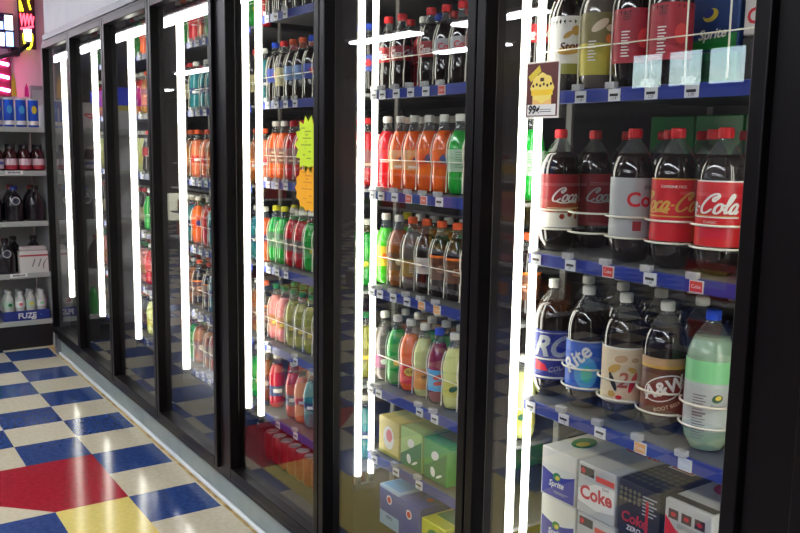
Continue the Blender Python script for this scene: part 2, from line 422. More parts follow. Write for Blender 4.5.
_pro = {}
def bottle_meshes(spec, key):
    if key in _pro: return _pro[key]
    size = spec['size']; pf, R, H, cr, ch = SIZES[size]; lq = LQ[spec['liq']]
    fill = spec.get('fill', {'20': .188, '2l': .252, '1l': .236}[size])
    prof = pf()
    out = []
    if not any(abs(z-fill) < .004 for r, z in prof):
        for i in range(len(prof)-1):
            if prof[i][1] < fill < prof[i+1][1]:
                t = (fill-prof[i][1])/(prof[i+1][1]-prof[i][1]); prof.insert(i+1, (prof[i][0]+t*(prof[i+1][0]-prof[i][0]), fill)); break
    rf = (lambda a, z: 1-.05*abs(math.cos(2.5*a)) if z < .028 else 1) if size != '20' else (lambda a, z: 1-.035*abs(math.cos(2.5*a)) if z < .03 else 1)
    b = MB(); clear = spec.get('clear', M['clear'])
    b.lathe([p for p in prof if p[1] <= fill+1e-4 or False]+[(0., fill)], lq, 24, rfun=rf)
    b.lathe([p for p in prof if p[1] >= fill-1e-4], clear, 24)
    body = b.data('bottle_body')
    b = MB(); c = CAPM[spec['cap']]
    b.lathe([(cr-.0005, H-ch), (cr, H-ch+.002), (cr, H-.003), (cr-.0015, H), (0, H)], c, 20, rfun=lambda a, z: 1)
    for k in range(20):
        a = 2*PI*k/20; b.box(cr*math.cos(a)-.0006, cr*math.cos(a)+.0006, cr*math.sin(a)-.0006, cr*math.sin(a)+.0006, H-ch+.002, H-.004, c)
    cap = b.data('bottle_cap')
    bands = spec['label']   # list of (z0, z1, material)
    lab = None
    if bands:
        b = MB()
        Pz = sorted(prof, key=lambda p: p[1])
        def rad(z):
            for i in range(1, len(prof)-1):
                if prof[i][1] <= z <= prof[i+1][1] and prof[i+1][1] > prof[i][1]:
                    t = (z-prof[i][1])/(prof[i+1][1]-prof[i][1]); return prof[i][0]+t*(prof[i+1][0]-prof[i][0])
            return R
        for z0, z1, m in bands:
            zs = [z0+(z1-z0)*k/4 for k in range(5)]
            b.lathe([(rad(z)+.0006, z) for z in zs], m, 28)
        lab = b.data('bottle_label')
    az = spec.get('az', 0.)
    let = wrapped('label_lettering', spec['art'], R+.0012, az, spec.get('artz', .13)) if spec.get('art') else None
    _pro[key] = (body, cap, lab, let)
    return _pro[key]

def label_words(spec, where):
    t = spec['desc']+', '+where
    for a, b_ in ((' from left in ', ' in '), (' bottle with ', ' bottle, '), ('-', '-'), (' and ', '-and-'), (' in ', ' of ')):
        if len(t.replace('-', ' ').split()) > 16: t = t.replace(a, b_, 1)
    if len(t.replace('-', ' ').split()) > 16: t = t.replace('small ', '').replace('two-liter ', 'big ')
    return t
def put_bottle(key, x, y, z, where, group, simple=False):
    spec = SPEC[key]
    if simple:
        kk = key+'_simple'
        if kk not in _pro:
            size = spec['size']; pf, R, H, cr, ch = SIZES[size]
            b = MB(); P = pf()
            def mf(z0, z1):
                zc = (z0+z1)/2
                for a, c, m in spec['label']:
                    if a <= zc <= c: return m
                return LQ[spec['liq']] if zc < .2 else M['clear']
            b.lathe(P, None, 14, mfun=mf); b.lathe([(cr, H-ch), (cr, H), (0, H)], CAPM[spec['cap']], 12)
            _pro[kk] = b.data('soda_bottle')
        o = link('soda_bottle', _pro[kk], None, (x, y, z)); tag(o, label_words(spec, where), 'bottle', group); return o
    body, cap, lab, let = bottle_meshes(spec, key)
    ang = math.atan2(-y, -x)   # label front turned to the aisle in front of the shopper
    r = empty('soda_bottle', (x, y, z), ang+spec.get('turn', 0.)+random.uniform(-.06, .06))
    tag(r, label_words(spec, where), 'bottle', group)
    link('bottle_body', body, r); link('bottle_cap', cap, r)
    if lab:
        l = link('bottle_label', lab, r)
        if let: link('lettering', let, l)
    return r

FT = font_polys
coca2 = script_polys('Coca-Cola', .040, .16)
coca20 = script_polys('Coca-Cola', .020, .17)
SPEC = {
 'cola_red2': dict(size='2l', liq='cola', cap='red', desc='two-liter cola bottle with bright red label', label=[(.062,.196,RED),(.196,.199,W)], art=[(coca2, W, 0), (rotpolys(FT('CLASSIC', .008), 0, .03, -.035), W, 0), ([rect(-.09,.09,-.026,-.0235)], W, 0), ([rect(-.09,.09,-.0235,-.0215)], GOLD, 0)], artz=.148, turn=-.95),
 'cola_gold2': dict(size='2l', liq='cola', cap='red', desc='two-liter cola bottle with red and gold label', label=[(.062,.196,RED),(.196,.199,GOLD)], art=[(coca2, GOLD, 0), (rotpolys(FT('CAFFEINE FREE', .0085), 0, 0, .036), W, 0), ([rect(-.09,.09,-.030,-.027)], GOLD, 0)], artz=.145, turn=-.1),
 'diet2': dict(size='2l', liq='cola', cap='red', desc='two-liter diet cola bottle with silver label', label=[(.060,.196,SILV)], art=[(FT('Coke', .046, 0, .0012), RED, 0), (rotpolys(FT('diet', .016), 0, .0, .03), BLACK, 0), ([rect(-.035,-.015,-.070,-.048)], DRED, 0), (rotpolys(fine(5,.03,.02), 0, .015, -.058), GREY, 0)], artz=.145, turn=.75),
 'zero2': dict(size='2l', liq='cola', cap='red', desc='two-liter cola bottle with dark cherry label', label=[(.100,.196,DRED),(.062,.100,W)], art=[(script_polys('Coca-Cola', .034, .15), W, 0), ([ellipse_poly(.007,.007,10,-.05+.021*k,-.052+.006*(k % 2)) for k in range(6)], DRED, 0), ([rect(-.09,.09,-.032,-.030)], CREAM, 0)], artz=.142, turn=1.2),
 'plain2': dict(size='2l', liq='cola', cap='red', desc='two-liter dark cola bottle pushed back', label=[(.062,.196,DRED)], art=[(script_polys('Coca-Cola', .034, .15), SILV, 0)], artz=.14, turn=1.2),
 'rc2': dict(size='2l', liq='cola', cap='white', desc='two-liter cola bottle with navy label', label=[(.050,.172,NAVY),(.172,.175,SILV),(.175,.180,NAVY)], art=[(FT('RC', .074, .35, .0026), SILV, 0), ([[(-.040,-.034),(-.010,-.046),(.0,-.062),(-.042,-.062)]], RED, 0.0001), (rotpolys(FT('COLA', .018, .3), .2, .022, -.056), SILV, .0001)], artz=.136, turn=-.12),
 'rite2': dict(size='2l', liq='cola', cap='white', desc='two-liter diet cola bottle with royal blue label', label=[(.050,.172,BLUE),(.172,.176,SILV)], art=[([ellipse_poly(.030,.040,20,.008,-.008)], CYAN, 0), ([ellipse_poly(.014,.021,16,.010,-.012)], plain(rgb(60,190,170)), .0002), (rotpolys(FT('Rite', .052, .1, .0014), .75, -.018, .024), W, .0004)], artz=.105, turn=-.1),
 'swirl2': dict(size='2l', liq='cola', cap='white', desc='two-liter cola bottle with cream swirl label', label=[(.050,.180,CREAM),(.180,.184,W)], art=[([ellipse_poly(.018,.009,14,-.02,.028,.5), ellipse_poly(.012,.006,14,.024,.026,-.4), ellipse_poly(.010,.008,14,-.024,-.034)], GOLD, 0), ([ellipse_poly(.006,.024,14,-.022,-.004,.4)], BLACK, .0002), ([ellipse_poly(.007,.026,14,.026,-.004,-.35), ellipse_poly(.008,.005,12,-.006,-.040)], RED, .0002), (FT('2', .052, .2, .001), plain(rgb(180,80,60)), .0003), ([ellipse_poly(.016,.009,14,-.004,.052,.2), ellipse_poly(.010,.006,14,.03,.050)], TAN, 0)], artz=.105, turn=.0),
 'root2': dict(size='2l', liq='cola', cap='white', desc='two-liter root beer bottle with brown label', label=[(.050,.160,BROWN),(.160,.167,GOLD),(.167,.184,TAN)], art=[([ellipse_poly(.050,.029,24,0,.0,.35)], W, 0), ([ellipse_poly(.047,.026,24,0,.0,.35)], plain(rgb(110,40,24)), .0002), (rotpolys(FT('A&W', .042, .1, .0014), .35, 0, .0), W, .0004), (rotpolys(FT('ROOT BEER', .012), .3, .010, -.042), CREAM, .0004)], artz=.116, turn=.0),
 'lime2': dict(size='2l', liq='mint', cap='blue', desc='two-liter lime water bottle with mint and white label', label=[(.155,.203,MINT),(.050,.155,plain(rgb(186,194,190)))], art=[([ellipse_poly(.012,.009,14,.016,.004,.3)], DGREEN, 0), ([ellipse_poly(.007,.005,12,.018,.006,.3)], YEL, .0002), (rotpolys(fine(8,.03,.05), 0, -.022, -.015), GREY, 0), (rotpolys(FT('Fresca', .011, .2), 0, .016, -.014), DGREEN, 0), (rotpolys(fine(10,.03,.06), 0, -.022, -.06), GREY, 0)], artz=.120, turn=.1),
 'amber1': dict(size='1l', liq='cola', cap='yellow', desc='dark soda bottle with white, gold and maroon label', label=[(.065,.178,W),(.04,.065,OLIVE)], art=[([ellipse_poly(.030,.011,18,0,-.018,.1)], GOLD, 0), (rotpolys(FT('Stor', .028, .2, .0006), .1, 0, -.010), plain(rgb(90,20,40)), .0002), ([ellipse_poly(.012,.012,14,.016,.028), ellipse_poly(.014,.006,14,-.004,.018,.6)], GOLD, .0002)], artz=.115, turn=.05),
 'gold1': dict(size='1l', liq='grey', cap='yellow', desc='soda bottle with green-gold harvest label', label=[(.105,.175,plain(rgb(120,110,60))),(.032,.105,plain(rgb(190,176,60)))], art=[([ellipse_poly(.024,.010,14,-.004,.030,.6), ellipse_poly(.012,.008,14,.022,.024)], CREAM, 0), ([ellipse_poly(.010,.010,12,.02,.0)], ORANGE, .0001), (rotpolys(fine(7,.02,.05), 0, -.022, -.03), W, .0002)], artz=.115, turn=.05),
 'berry1': dict(size='1l', liq='cola', cap='red', desc='cherry cola bottle with crimson label', label=[(.052,.172,plain(rgb(168,24,48)))], art=[(rotpolys(fine(9,.020,.06), 0, -.022, -.020), W, 0), (rotpolys(fine(6,.020,.02), 0, -.020, .042), BLACK, 0), ([ellipse_poly(.014,.022,14,.020,-.006)], plain(rgb(226,60,60)), 0)], artz=.112, turn=.05),
 # half-litre row bottles
 'cola20': dict(size='20', liq='cola', cap='red', desc='cola bottle with red cap and red label', label=[(.098,.150,DRED)], art=[(coca20, W, 0)], artz=.124),
 'dietcola20': dict(size='20', liq='cola', cap='red', desc='diet cola bottle with silver label', label=[(.098,.150,SILV)], art=[(FT('Coke', .026, 0, .0008), RED, 0)], artz=.124),
 'orange20': dict(size='20', liq='orange', cap='white', desc='orange soda bottle with blue mark', label=[(.088,.142,plain(rgb(240,84,24)))], art=[(rotpolys([ellipse_poly(.018,.005,12,0,0), ellipse_poly(.012,.004,12,0,.009), ellipse_poly(.012,.004,12,0,-.009)], .9), plain(rgb(44,60,140)), 0)], artz=.115),
 'orangew20': dict(size='20', liq='orange', cap='white', desc='orange soda bottle with pale fruit label', label=[(.072,.142,plain(rgb(232,170,120)))], art=[(rotpolys([ellipse_poly(.018,.008,12,0,0)], .3), ORANGE, 0), (rotpolys([ellipse_poly(.010,.004,12,0,0)], .8), plain(rgb(60,80,120)), .0002), ([rect(-.02,.02,-.030,-.022)], W, 0)], artz=.112),
 'redsoda20': dict(size='20', liq='red', cap='white', desc='red soda bottle with white cap', label=[(.092,.142,plain(rgb(206,30,40)))], art=[([rect(-.022,.022,-.020,-.016)], W, 0)], artz=.118),
 'sprite20': dict(size='20', liq='green', cap='white', desc='green lemon-lime bottle with pale label', label=[(.075,.148,PALEG)], art=[(rotpolys(fine(7,.026,.05), 0, 0, 0), plain(rgb(120,160,130)), 0)], artz=.112),
 'ginger20': dict(size='20', liq='lime', cap='white', desc='green soda bottle with yellow label', label=[(.068,.142,YEL)], art=[([ellipse_poly(.014,.010,14)], ORANGE, 0)], artz=.105),
 'green20': dict(size='20', liq='green', cap='white', desc='bright green soda bottle', label=[(.07,.110,plain(rgb(30,150,50)))], art=[([ellipse_poly(.012,.010,14)], YEL, 0)], artz=.09),
 'dark20': dict(size='20', liq='cola', cap='orange', desc='dark root beer bottle with orange cap', label=[(.062,.138,BROWN),(.138,.146,ORANGE)], art=[([ellipse_poly(.018,.012,16)], plain(rgb(170,120,90)), 0), (FT('A&W', .013, .1, .0004), plain(rgb(100,20,10)), .0002)], artz=.10),
 'darkgold20': dict(size='20', liq='grey', cap='orange', desc='dark soda bottle with gold label', label=[(.050,.110,plain(rgb(150,120,30)))], art=[(rotpolys(fine(6,.02,.03), 0, 0, 0), CREAM, 0)], artz=.08),
 'darkwhite20': dict(size='20', liq='cola', cap='orange', desc='dark soda bottle with white label', label=[(.072,.128,plain(rgb(210,200,190)))], art=[(FT("Barq's", .012, .2, .0004), plain(rgb(60,80,150)), 0)], artz=.10),
 'brown20': dict(size='20', liq='tea', cap='white', desc='brown soda bottle with white cap', label=[(.062,.126,plain(rgb(110,70,50)))], art=[([ellipse_poly(.012,.012,14)], CREAM, 0)], artz=.095),
 'greycap20': dict(size='20', liq='grey', cap='white', desc='smoky soda bottle with white cap', label=[(.05,.10,plain(rgb(120,60,90)))], art=[([ellipse_poly(.012,.010,14)], W, 0)], artz=.075),
 'sunred20': dict(size='20', liq='orange', cap='white', desc='orange juice bottle with red label', label=[(.030,.105,plain(rgb(220,40,30)))], art=[(FT('SUN', .015, .2, .0004), plain(rgb(120,60,40)), 0.0002), ([ellipse_poly(.020,.014,14)], YEL, 0)], artz=.075),
 'sunyel20': dict(size='20', liq='lemon', cap='white', desc='lemonade bottle with orange sun label', label=[(.030,.105,plain(rgb(226,150,60)))], art=[(rotpolys(FT('VIS', .015, .2, .0004), .2), BLACK, 0)], artz=.075),
 'bluelab20': dict(size='20', liq='purple', cap='blue', desc='purple drink bottle with sky-blue label', label=[(.045,.120,plain(rgb(90,170,220)))], art=[([ellipse_poly(.018,.007,14,0,.006,.3), ellipse_poly(.016,.007,14,0,-.014,.2)], plain(rgb(206,40,50)), 0)], artz=.09),
 'lemon20': dict(size='20', liq='lemon', cap='white', desc='pale lemon drink bottle', label=[(.045,.10,plain(rgb(196,190,80)))], art=[([ellipse_poly(.014,.009,14,0,0,.4)], DGREEN, 0)], artz=.075),
 'pep20': dict(size='20', liq='cola', cap='orange', desc='dark cola bottle with grey-blue label', label=[(.085,.145,plain(rgb(120,150,196)))], art=[(FT('diet', .014, 0, .0004), NAVY, 0)], artz=.118),
 'pepb20': dict(size='20', liq='cola', cap='blue', desc='dark cola bottle with blue cap', label=[(.085,.145,plain(rgb(60,80,170)))], art=[([ellipse_poly(.012,.012,14)], RED, 0)], artz=.115),
 'peptan20': dict(size='20', liq='cola', cap='red', desc='dark cola bottle with tan label', label=[(.065,.145,plain(rgb(160,150,110)))], art=[([rect(-.02,.02,-.01,-.006)], W, 0)], artz=.11),
 'tang20': dict(size='20', liq='orange', cap='white', desc='tangerine soda bottle with brown label', label=[(.072,.142,plain(rgb(150,90,70)))], art=[([rect(-.022,.022,-.020,-.012), rect(-.022,.022,.010,.018)], CREAM, 0)], artz=.105),
 'cherry20': dict(size='20', liq='red', cap='red', desc='cherry soda bottle with red cap', label=[(.072,.142,plain(rgb(140,80,80)))], art=[([rect(-.022,.022,-.020,-.012)], CREAM, 0)], artz=.105),
 'mdew20': dict(size='20', liq='green', cap='yellow', desc='emerald soda bottle with yellow cap', label=[(.072,.142,plain(rgb(80,120,90)))], art=[([rect(-.02,.02,-.005,.008)], PALEG, 0)], artz=.105),
 'redmid20': dict(size='20', liq='red', cap='white', desc='strawberry soda bottle with grey label', label=[(.072,.125,plain(rgb(110,100,96)))], art=[([rect(-.02,.02,-.005,.005)], CREAM, 0)], artz=.10),
 'pink20': dict(size='20', liq='pink', cap='green', desc='pink grapefruit bottle with green cap', label=[(.065,.120,plain(rgb(180,110,50)))], art=[([rect(-.02,.02,-.02,-.008)], YEL, 0)], artz=.10),
 'kiwi20': dict(size='20', liq='olive', cap='green', desc='olive-yellow juice bottle with green cap', label=[(.065,.120,plain(rgb(130,120,30)))], art=[([rect(-.02,.02,-.02,-.005)], YEL, 0)], artz=.10),
 'red_jug20': dict(size='20', liq='red', cap='white', desc='red sports drink bottle', label=[(.06,.11,plain(rgb(60,70,110)))], art=[([rect(-.02,.02,-.01,.006)], W, 0)], artz=.09),
 'or_jug20': dict(size='20', liq='peach', cap='orange', desc='orange sports drink bottle', label=[(.085,.12,plain(rgb(210,40,40)))], art=[([rect(-.02,.02,-.008,.004)], W, 0)], artz=.10),
 'bl_jug20': dict(size='20', liq='teal', cap='white', desc='teal sports drink bottle', label=[(.085,.12,plain(rgb(40,60,110)))], art=[([rect(-.02,.02,-.008,.004)], W, 0)], artz=.10),
 'syrup20': dict(size='20', liq='tea', cap='orange', desc='amber tea bottle', label=[(.06,.12,plain(rgb(206,120,50)))], art=[([rect(-.02,.02,-.008,.004)], W, 0)], artz=.09),
}
for sp in SPEC.values():
    if sp['size'] == '20':
        sp['label'] = [(a*.9, c_*.9, m_) for a, c_, m_ in sp['label']]; sp['artz'] = sp['artz']*.9
ORD = ['first','second','third','fourth','fifth','sixth','seventh','eighth','ninth','tenth']

# ------------------------------------------------------------------ shelves
def glint_contour(x, y, pf, zb=0., top=.9):
    # rack wire bent along the bottle's left silhouette, doubling as its edge glint
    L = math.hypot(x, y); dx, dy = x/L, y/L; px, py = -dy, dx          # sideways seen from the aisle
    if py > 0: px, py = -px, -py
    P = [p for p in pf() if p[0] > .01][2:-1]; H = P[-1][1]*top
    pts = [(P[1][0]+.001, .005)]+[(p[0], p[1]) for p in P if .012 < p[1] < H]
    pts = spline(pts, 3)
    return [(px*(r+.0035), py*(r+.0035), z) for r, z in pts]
TAGC = [plain(rgb(226,90,70)), plain(rgb(240,170,90)), plain(rgb(200,210,230)), plain(rgb(214,40,50))]
def make_shelf(x0, x1, z, facings, step, style, where, simple=False, tags=None):
    """shelf with a blue price rail; front edge at y=1.50 in the cooler, deck top at z"""
    yf = 1.488
    r = empty('cooler_shelf', ((x0+x1)/2, yf, z)); cx = (x0+x1)/2
    tag(r, where, 'shelf', 'shelves inside the drinks cooler')
    b = MB(); b.box(x0-cx, x1-cx, .006, .68, -.012, -.002, M['deck']); b.build('deck', r)
    b = MB(); b.box(x0-cx, x1-cx, .0, .006, -.034, -.003, M['rail'], .0015); b.build('price_rail', r)
    if simple:
        return r
    for i, fx in enumerate(facings):
        # hanging price tag
        if fx+step*.4 > x1 or (tags and tags[i] is None): continue
        m = TAGC[tags[i]] if tags and tags[i] >= 0 else M['tagw']
        b = MB(); b.box(-.017, .017, -.0035, -.001, -.033, -.006, M['tagw'])
        t = b.build('price_tag', r, (max(fx+.012, x0+.019)-cx, 0, 0))
        art = [([rect(-.012,.012,-.003,.003)], BLACK if m is M['tagw'] else m, 0), (rotpolys(FT(random.choice(['1.29','1.39','99','1.19']), .009), 0, 0, -.008), BLACK, 0)]
        if m is not M['tagw']: art = [([rect(-.015,.015,-.011,.011)], m, 0), (FT('Diet' if tags[i] in (0,2) else 'Coke', .011), W, .0003)]
        link('tag_print', flat('tag_print', art, (0,-.0042,-.0195), (1,0,0), (0,0,1), (0,-1,0)), t)
        b = MB(); b.box(-.014, .014, -.006, .010, -.006, .010, M['tab'], .002); b.build('plastic_tab', r, (max(fx, x0+.016)-cx, -.002, 0))
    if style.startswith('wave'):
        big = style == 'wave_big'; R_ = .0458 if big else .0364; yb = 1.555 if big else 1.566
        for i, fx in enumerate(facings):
            pts = glint_contour(fx, yb, prof1l if big else prof20)
            b = MB(); b.tube([(fx-cx+p[0], yb-yf+p[1], p[2]) for p in pts], .0022, M['wire'], 5); b.build('glint_wire', r)  # white wire also draws the lamp glint on the bottle's left edge
        yy = yb-yf-R_-.007
        b = MB(); b.tube([(max(facings[0]-step*.55, x0+.004)-cx, yy, .095), (min(facings[-1]+step*.5, x1)-cx, yy, .095)], .0016, M['wire'], 6); b.build('cross_wire', r)
    elif style == 'ring':
        for fx in facings:
            for hz in (.058, .106):
                b = MB()
                pts = []
                for k in range(13):
                    t = k/12; a0 = -.28 if fx == facings[0] else -1.30; a = a0+(1.30-a0)*t
                    pts.append((fx-cx+.0595*math.sin(a), .080-.058*math.cos(a), hz))
                b.tube(pts, .0026, M['wire'], 6); b.build('front_ring', r)
    return r

SZ = {6: [('1.68',1.68),('1.28',1.28),('.895',.895)]}
lvl_name = {7: ['top','second','third','fourth'],}
# ---- bay of two-liter bottles
DX0, DX1 = -1.585+.0, -.83
f2 = [-1.583+.12*i for i in range(5)]
fA = [-1.557+.103*i for i in range(6)]
make_shelf(-1.600, -.82, 1.68, fA, .103, 'wave_big', 'blue-railed cooler shelf above the red-capped two-liter bottles', tags=[-1,-1,-1,-1,-1,None])
make_shelf(-1.600, -.82, 1.28, f2, .12, 'ring', 'blue-railed cooler shelf under the red-capped two-liter bottles', tags=[-1,-1,3,-1,3])
make_shelf(-1.600, -.82, .895, f2, .12, 'ring', 'blue-railed cooler shelf under the white-capped two-liter bottles', tags=[-1,-1,-1,1,2])
make_shelf(-1.600, -.82, 2.08, f2, .12, 'none', 'topmost cooler shelf above the two-liter bays', simple=True)
G2 = 'two-liter bottles on the cooler shelves'
def row2(z, keys, y, wh, xs=f2, G=G2):
    for i, k in enumerate(keys):
        if k: put_bottle(k, xs[i], y, z, '%s %s' % (ORD[i], wh), G)
YF2 = 1.568
row2(1.28, ['zero2', None, 'diet2', 'cola_gold2', 'cola_red2'], YF2, 'in front row, red-capped shelf')
row2(1.28, ['plain2', None, 'diet2', 'plain2', 'plain2'], YF2+.125, 'in second row, red-capped shelf')
row2(1.28, ['plain2', 'plain2', 'cola_red2', 'cola_red2', 'zero2'], YF2+.25, 'in third row, red-capped shelf')
row2(.895, ['rc2', 'rite2', 'swirl2', 'root2', 'lime2'], YF2, 'in front row, white-capped shelf')
row2(.895, ['rc2', 'rite2', 'swirl2', 'root2', 'rc2'], YF2+.125, 'in second row, white-capped shelf')
row2(.895, ['rc2', 'rite2', 'swirl2', 'root2', None], YF2+.25, 'in third row, white-capped shelf')
row2(1.68, ['amber1', 'gold1', 'berry1', 'berry1'], 1.555, 'in front row, top shelf', fA, 'litre bottles on the top shelf of the nearest bay')
row2(1.68, ['amber1', 'gold1', 'berry1', None], 1.662, 'in second row, top shelf', fA, 'litre bottles on the top shelf of the nearest bay')

# ---- cartons
GC = plain(rgb(20,140,60), .3)
def carton(x, y, z, w, d, h, base, front, top, side, label, group='drink cartons in the cooler', name='drink_carton', rz=0.):
    """cardboard can pack: end face towards the aisle; front/top/side are print layers"""
    r = empty(name, (x, y, z), rz); tag(r, label, 'carton', group)
    b = MB(); b.box(-w/2, w/2, 0, d, 0, h, base, .004); b.build('carton_box', r)
    if front: link('front_print', flat('front_print', front, (0,-.0006,h/2), (1,0,0), (0,0,1), (0,-1,0)), r)
    if top: link('top_print', flat('top_print', top, (0,d/2,h+.0006), (1,0,0), (0,1,0), (0,0,1)), r)
    if side: link('side_print', flat('side_print', side, (w/2+.0006,d/2,h/2), (0,1,0), (0,0,1), (1,0,0)), r)
    b = MB(); b.box(-w/2+.004, w/2-.004, d*.47, d*.53, h, h+.0008, base); b.build('top_seam', r)
    return r
cw, chh, cd = .122, .129, .40
P_SIL = plain(rgb(196,196,192), .45); P_NAVY = plain(rgb(40,44,150), .4); P_BLK = plain(rgb(40,34,30), .45); P_WHT = plain(rgb(226,224,214), .5)
lemon_art = [([rect(-.057,.057,-.060,.015)], P_NAVY, 0), ([[( -.057,.015)]+[(-.057+.114*k/10, .012-.014*math.sin(PI*k/10)) for k in range(11)]+[(.057,.06),(-.057,.06)]], P_WHT, .0003),
             ([ellipse_poly(.014,.011,16,-.004,-.004,.3)], GREEN, .0006), ([ellipse_poly(.008,.006,14,-.001,-.006,.3)], YEL, .0009), (rotpolys(FT('Sprite', .022, .3, .0006), .05, -.006, -.024), W, .0009),
             (rotpolys(fine(2,.05,.008), 0, .012, -.046), SILV, .0006)]
lemon_top = [([ellipse_poly(.03,.045,18,-.01,-.10,.3)], GREEN, 0), ([ellipse_poly(.014,.022,14,-.005,-.11)], YEL, .0003), ([rect(-.057,.057,.02,.19)], P_BLK, 0), ([ellipse_poly(.018,.03,14,0,.06)], YEL, .0003)]
diet_art = [([[(-.058,-.005),(.0,.022),(.058,.026),(.058,-.035),(.0,-.045),(-.058,-.034)]], W, 0), (rotpolys(FT('Coke', .046, 0, .0015), .06, 0, -.008), RED, .0006), (rotpolys(FT('Diet', .012), .1, .03, .018), BLACK, .0006),
            ([rect(-.052,-.008,.034,.056)], P_BLK, .0003), ([ellipse_poly(.007,.007,12,-.043,.045)], RED, .0006), ([rect(-.002,.056,.030,.044)], plain(rgb(226,80,60)), .0003)]
diet_top = [(rotpolys(FT('Coke', .050, 0, .0015), 0, 0, -.03), RED, 0), ([rect(-.055,.055,.08,.10)], P_BLK, 0)]
caf_art = [([[(-.058,-.062),(.058,-.062),(.058,-.01),(.0,.0),(-.058,-.02)]], BLACK, 0), (rotpolys(FT('Coke', .034, .1, .001), .0, -.01, -.022), plain(rgb(190,30,40)), .0005), ([rect(.022,.030,-.05,.035)], RED, .0004), (rotpolys(FT('ZERO', .016, .1, .0004), 0, -.01, -.046), W, .0005),
           (rotpolys(fine(6,.04,.05), 0, .032, .02), SILV, .0003), ([ellipse_poly(.005,.005,8,-.05+.013*a,.02+.012*c) for a in range(5) for c in range(3)], plain(rgb(120,110,70)), .0003)]
caf_top = [([ellipse_poly(.008,.008,8,-.048+.019*a,-.17+.022*c) for a in range(6) for c in range(5)], plain(rgb(90,90,60)), 0), ([rect(-.04,.03,-.05,.0)], W, 0), ([rect(-.036,.026,-.045,-.006)], plain(rgb(200,60,50)), .0003)]
coke_art = [([[(-.058,-.062),(.058,-.062),(.058,.018),(.03,-.004),(.0,-.012),(-.03,.0),(-.058,.026)]], RED, 0), ([rect(-.05+.034*k,-.024+.034*k,.022,.044) for k in range(3)], plain(rgb(60,20,24)), .0003), ([ellipse_poly(.007,.005,10,-.037+.034*k,.033) for k in range(3)], RED, .0006),
            (rotpolys(script_polys('Coca', .036, .15, tail=False), 0, 0, -.036), W, .0006), (rotpolys(fine(3,.06,.010), 0, .004, .010), GREY, .0003)]
coke_top = [([rect(-.058,.058,-.19,-.165)], P_BLK, 0), ([ellipse_poly(.04,.05,18,0,-.04)], plain(rgb(190,40,40)), 0)]
ccols = [(-1.475, lemon_art, lemon_top, P_WHT, 'navy and white lemon-lime can carton'), (-1.347, diet_art, diet_top, P_SIL, 'silver diet cola can carton with red word'),
         (-1.219, caf_art, caf_top, P_BLK, 'black and red cola can carton'), (-1.085, coke_art, coke_top, P_SIL, 'silver and red cola can carton')]
lvw = ['topmost of its stack', 'second down in its stack', 'third down in its stack', 'bottom of its stack']
for cx_, art, top, base, d in ccols:
    for k in range(4):
        carton(cx_, 1.50+(.004 if k % 2 else 0), .258+(3-k)*.1312, cw, cd, chh, base, art, top if k == 0 else None, [([rect(-.15,.15,-.03,.03)], GREY, 0)], d+', '+lvw[k]+' in nearest bay')
for k in range(5):
    carton(-1.545+.15*k, 1.95, 1.282, .146, .22, .352, GC, [([rect(-.06,.06,-.08,.08)], plain(rgb(40,170,90)), 0)], None, None, 'tall green drink case, %s from left behind the red-capped bottles' % ORD[k], 'green cases behind the red-capped bottles')
# cartons on the top shelf, right of the bottles
carton(-1.215, 1.66, 1.682, .118, .2, .075, plain(rgb(20,110,70)), [([rect(-.05,.05,-.02,.02)], DGREEN, 0)], None, None, 'green can carton under the navy lemon-lime carton on top shelf')
carton(-1.215, 1.66, 1.759, .118, .2, .118, plain(rgb(24,60,120)), [([[(-.057,-.055),(.057,-.055),(.057,-.022),(-.057,-.034)]], GREEN, 0), ([ellipse_poly(.020,.014,16,-.012,.020,.3)], YEL, .0003), ([ellipse_poly(.014,.010,16,-.018,.024,.3)], NAVY, .0006), (rotpolys(FT('Sprite', .030, .3, .0008), .05, -.006, -.022), W, .0008)], None, None, 'navy and green lemon-lime carton on top shelf of nearest bay')
carton(-1.085, 1.66, 1.682, .118, .2, .10, plain(rgb(60,60,62)), [([ellipse_poly(.012,.012,14)], SILV, 0), ([ellipse_poly(.007,.007,14)], BLACK, .0003)], None, None, 'dark grey carton under the white diet cola carton on top shelf')
carton(-1.085, 1.66, 1.784, .118, .2, .118, plain(rgb(214,210,206)), [(rotpolys(FT('Coke', .046, 0, .0012), 0, 0, -.02), RED, .0003), (rotpolys(FT('Diet', .013), 0, .03, .012), BLACK, .0003), ([rect(-.055,.055,.03,.055)], SILV, 0)], None, None, 'white diet cola carton, upper right on top shelf of nearest bay')

# ---- bay with orange bottles (left of the two-liter bay)
f6 = [-2.387+.078*i for i in range(10)]
lvl_short = {2.045:'topmost shelf',1.72:'second shelf',1.712:'second shelf',1.40:'third shelf',1.398:'third shelf',1.08:'fourth shelf',1.052:'fourth shelf',.745:'fifth shelf',.722:'fifth shelf',.42:'sixth shelf'}
def shelf_rows(levels, facings, step, x0, x1, grp, bayname, rows):
    bayshort = 'orange-soda bay' if 'third' in bayname else 'starburst bay'
    for (z, lname, keysets, style, tags) in levels:
        keysets = [list(k) for k in keysets]
        last = [k for k in keysets[0] if k][-1]; row = keysets[0]
        while len(row) < len(facings): row.append(None)
        for i in range(len(facings)-3, len(facings)): row[i] = row[i] or last     # the last places show between the lamp tubes of the next bay
        if tags: tags = list(tags)+[None]*(len(facings)-len(tags))
        make_shelf(x0, x1, z, facings, step, style, 'blue-railed cooler shelf %s, %s' % (lname, bayshort), tags=tags)
        for rI, keys in enumerate(keysets):
            for i, k in enumerate(keys):
                if k: put_bottle(k, facings[i], 1.566+.085*rI, z, '%s in %s row, %s, %s' % (ORD[i], ('front','second','third')[rI], lvl_short[round(z,3)], bayshort), grp)
c = 'cola20'
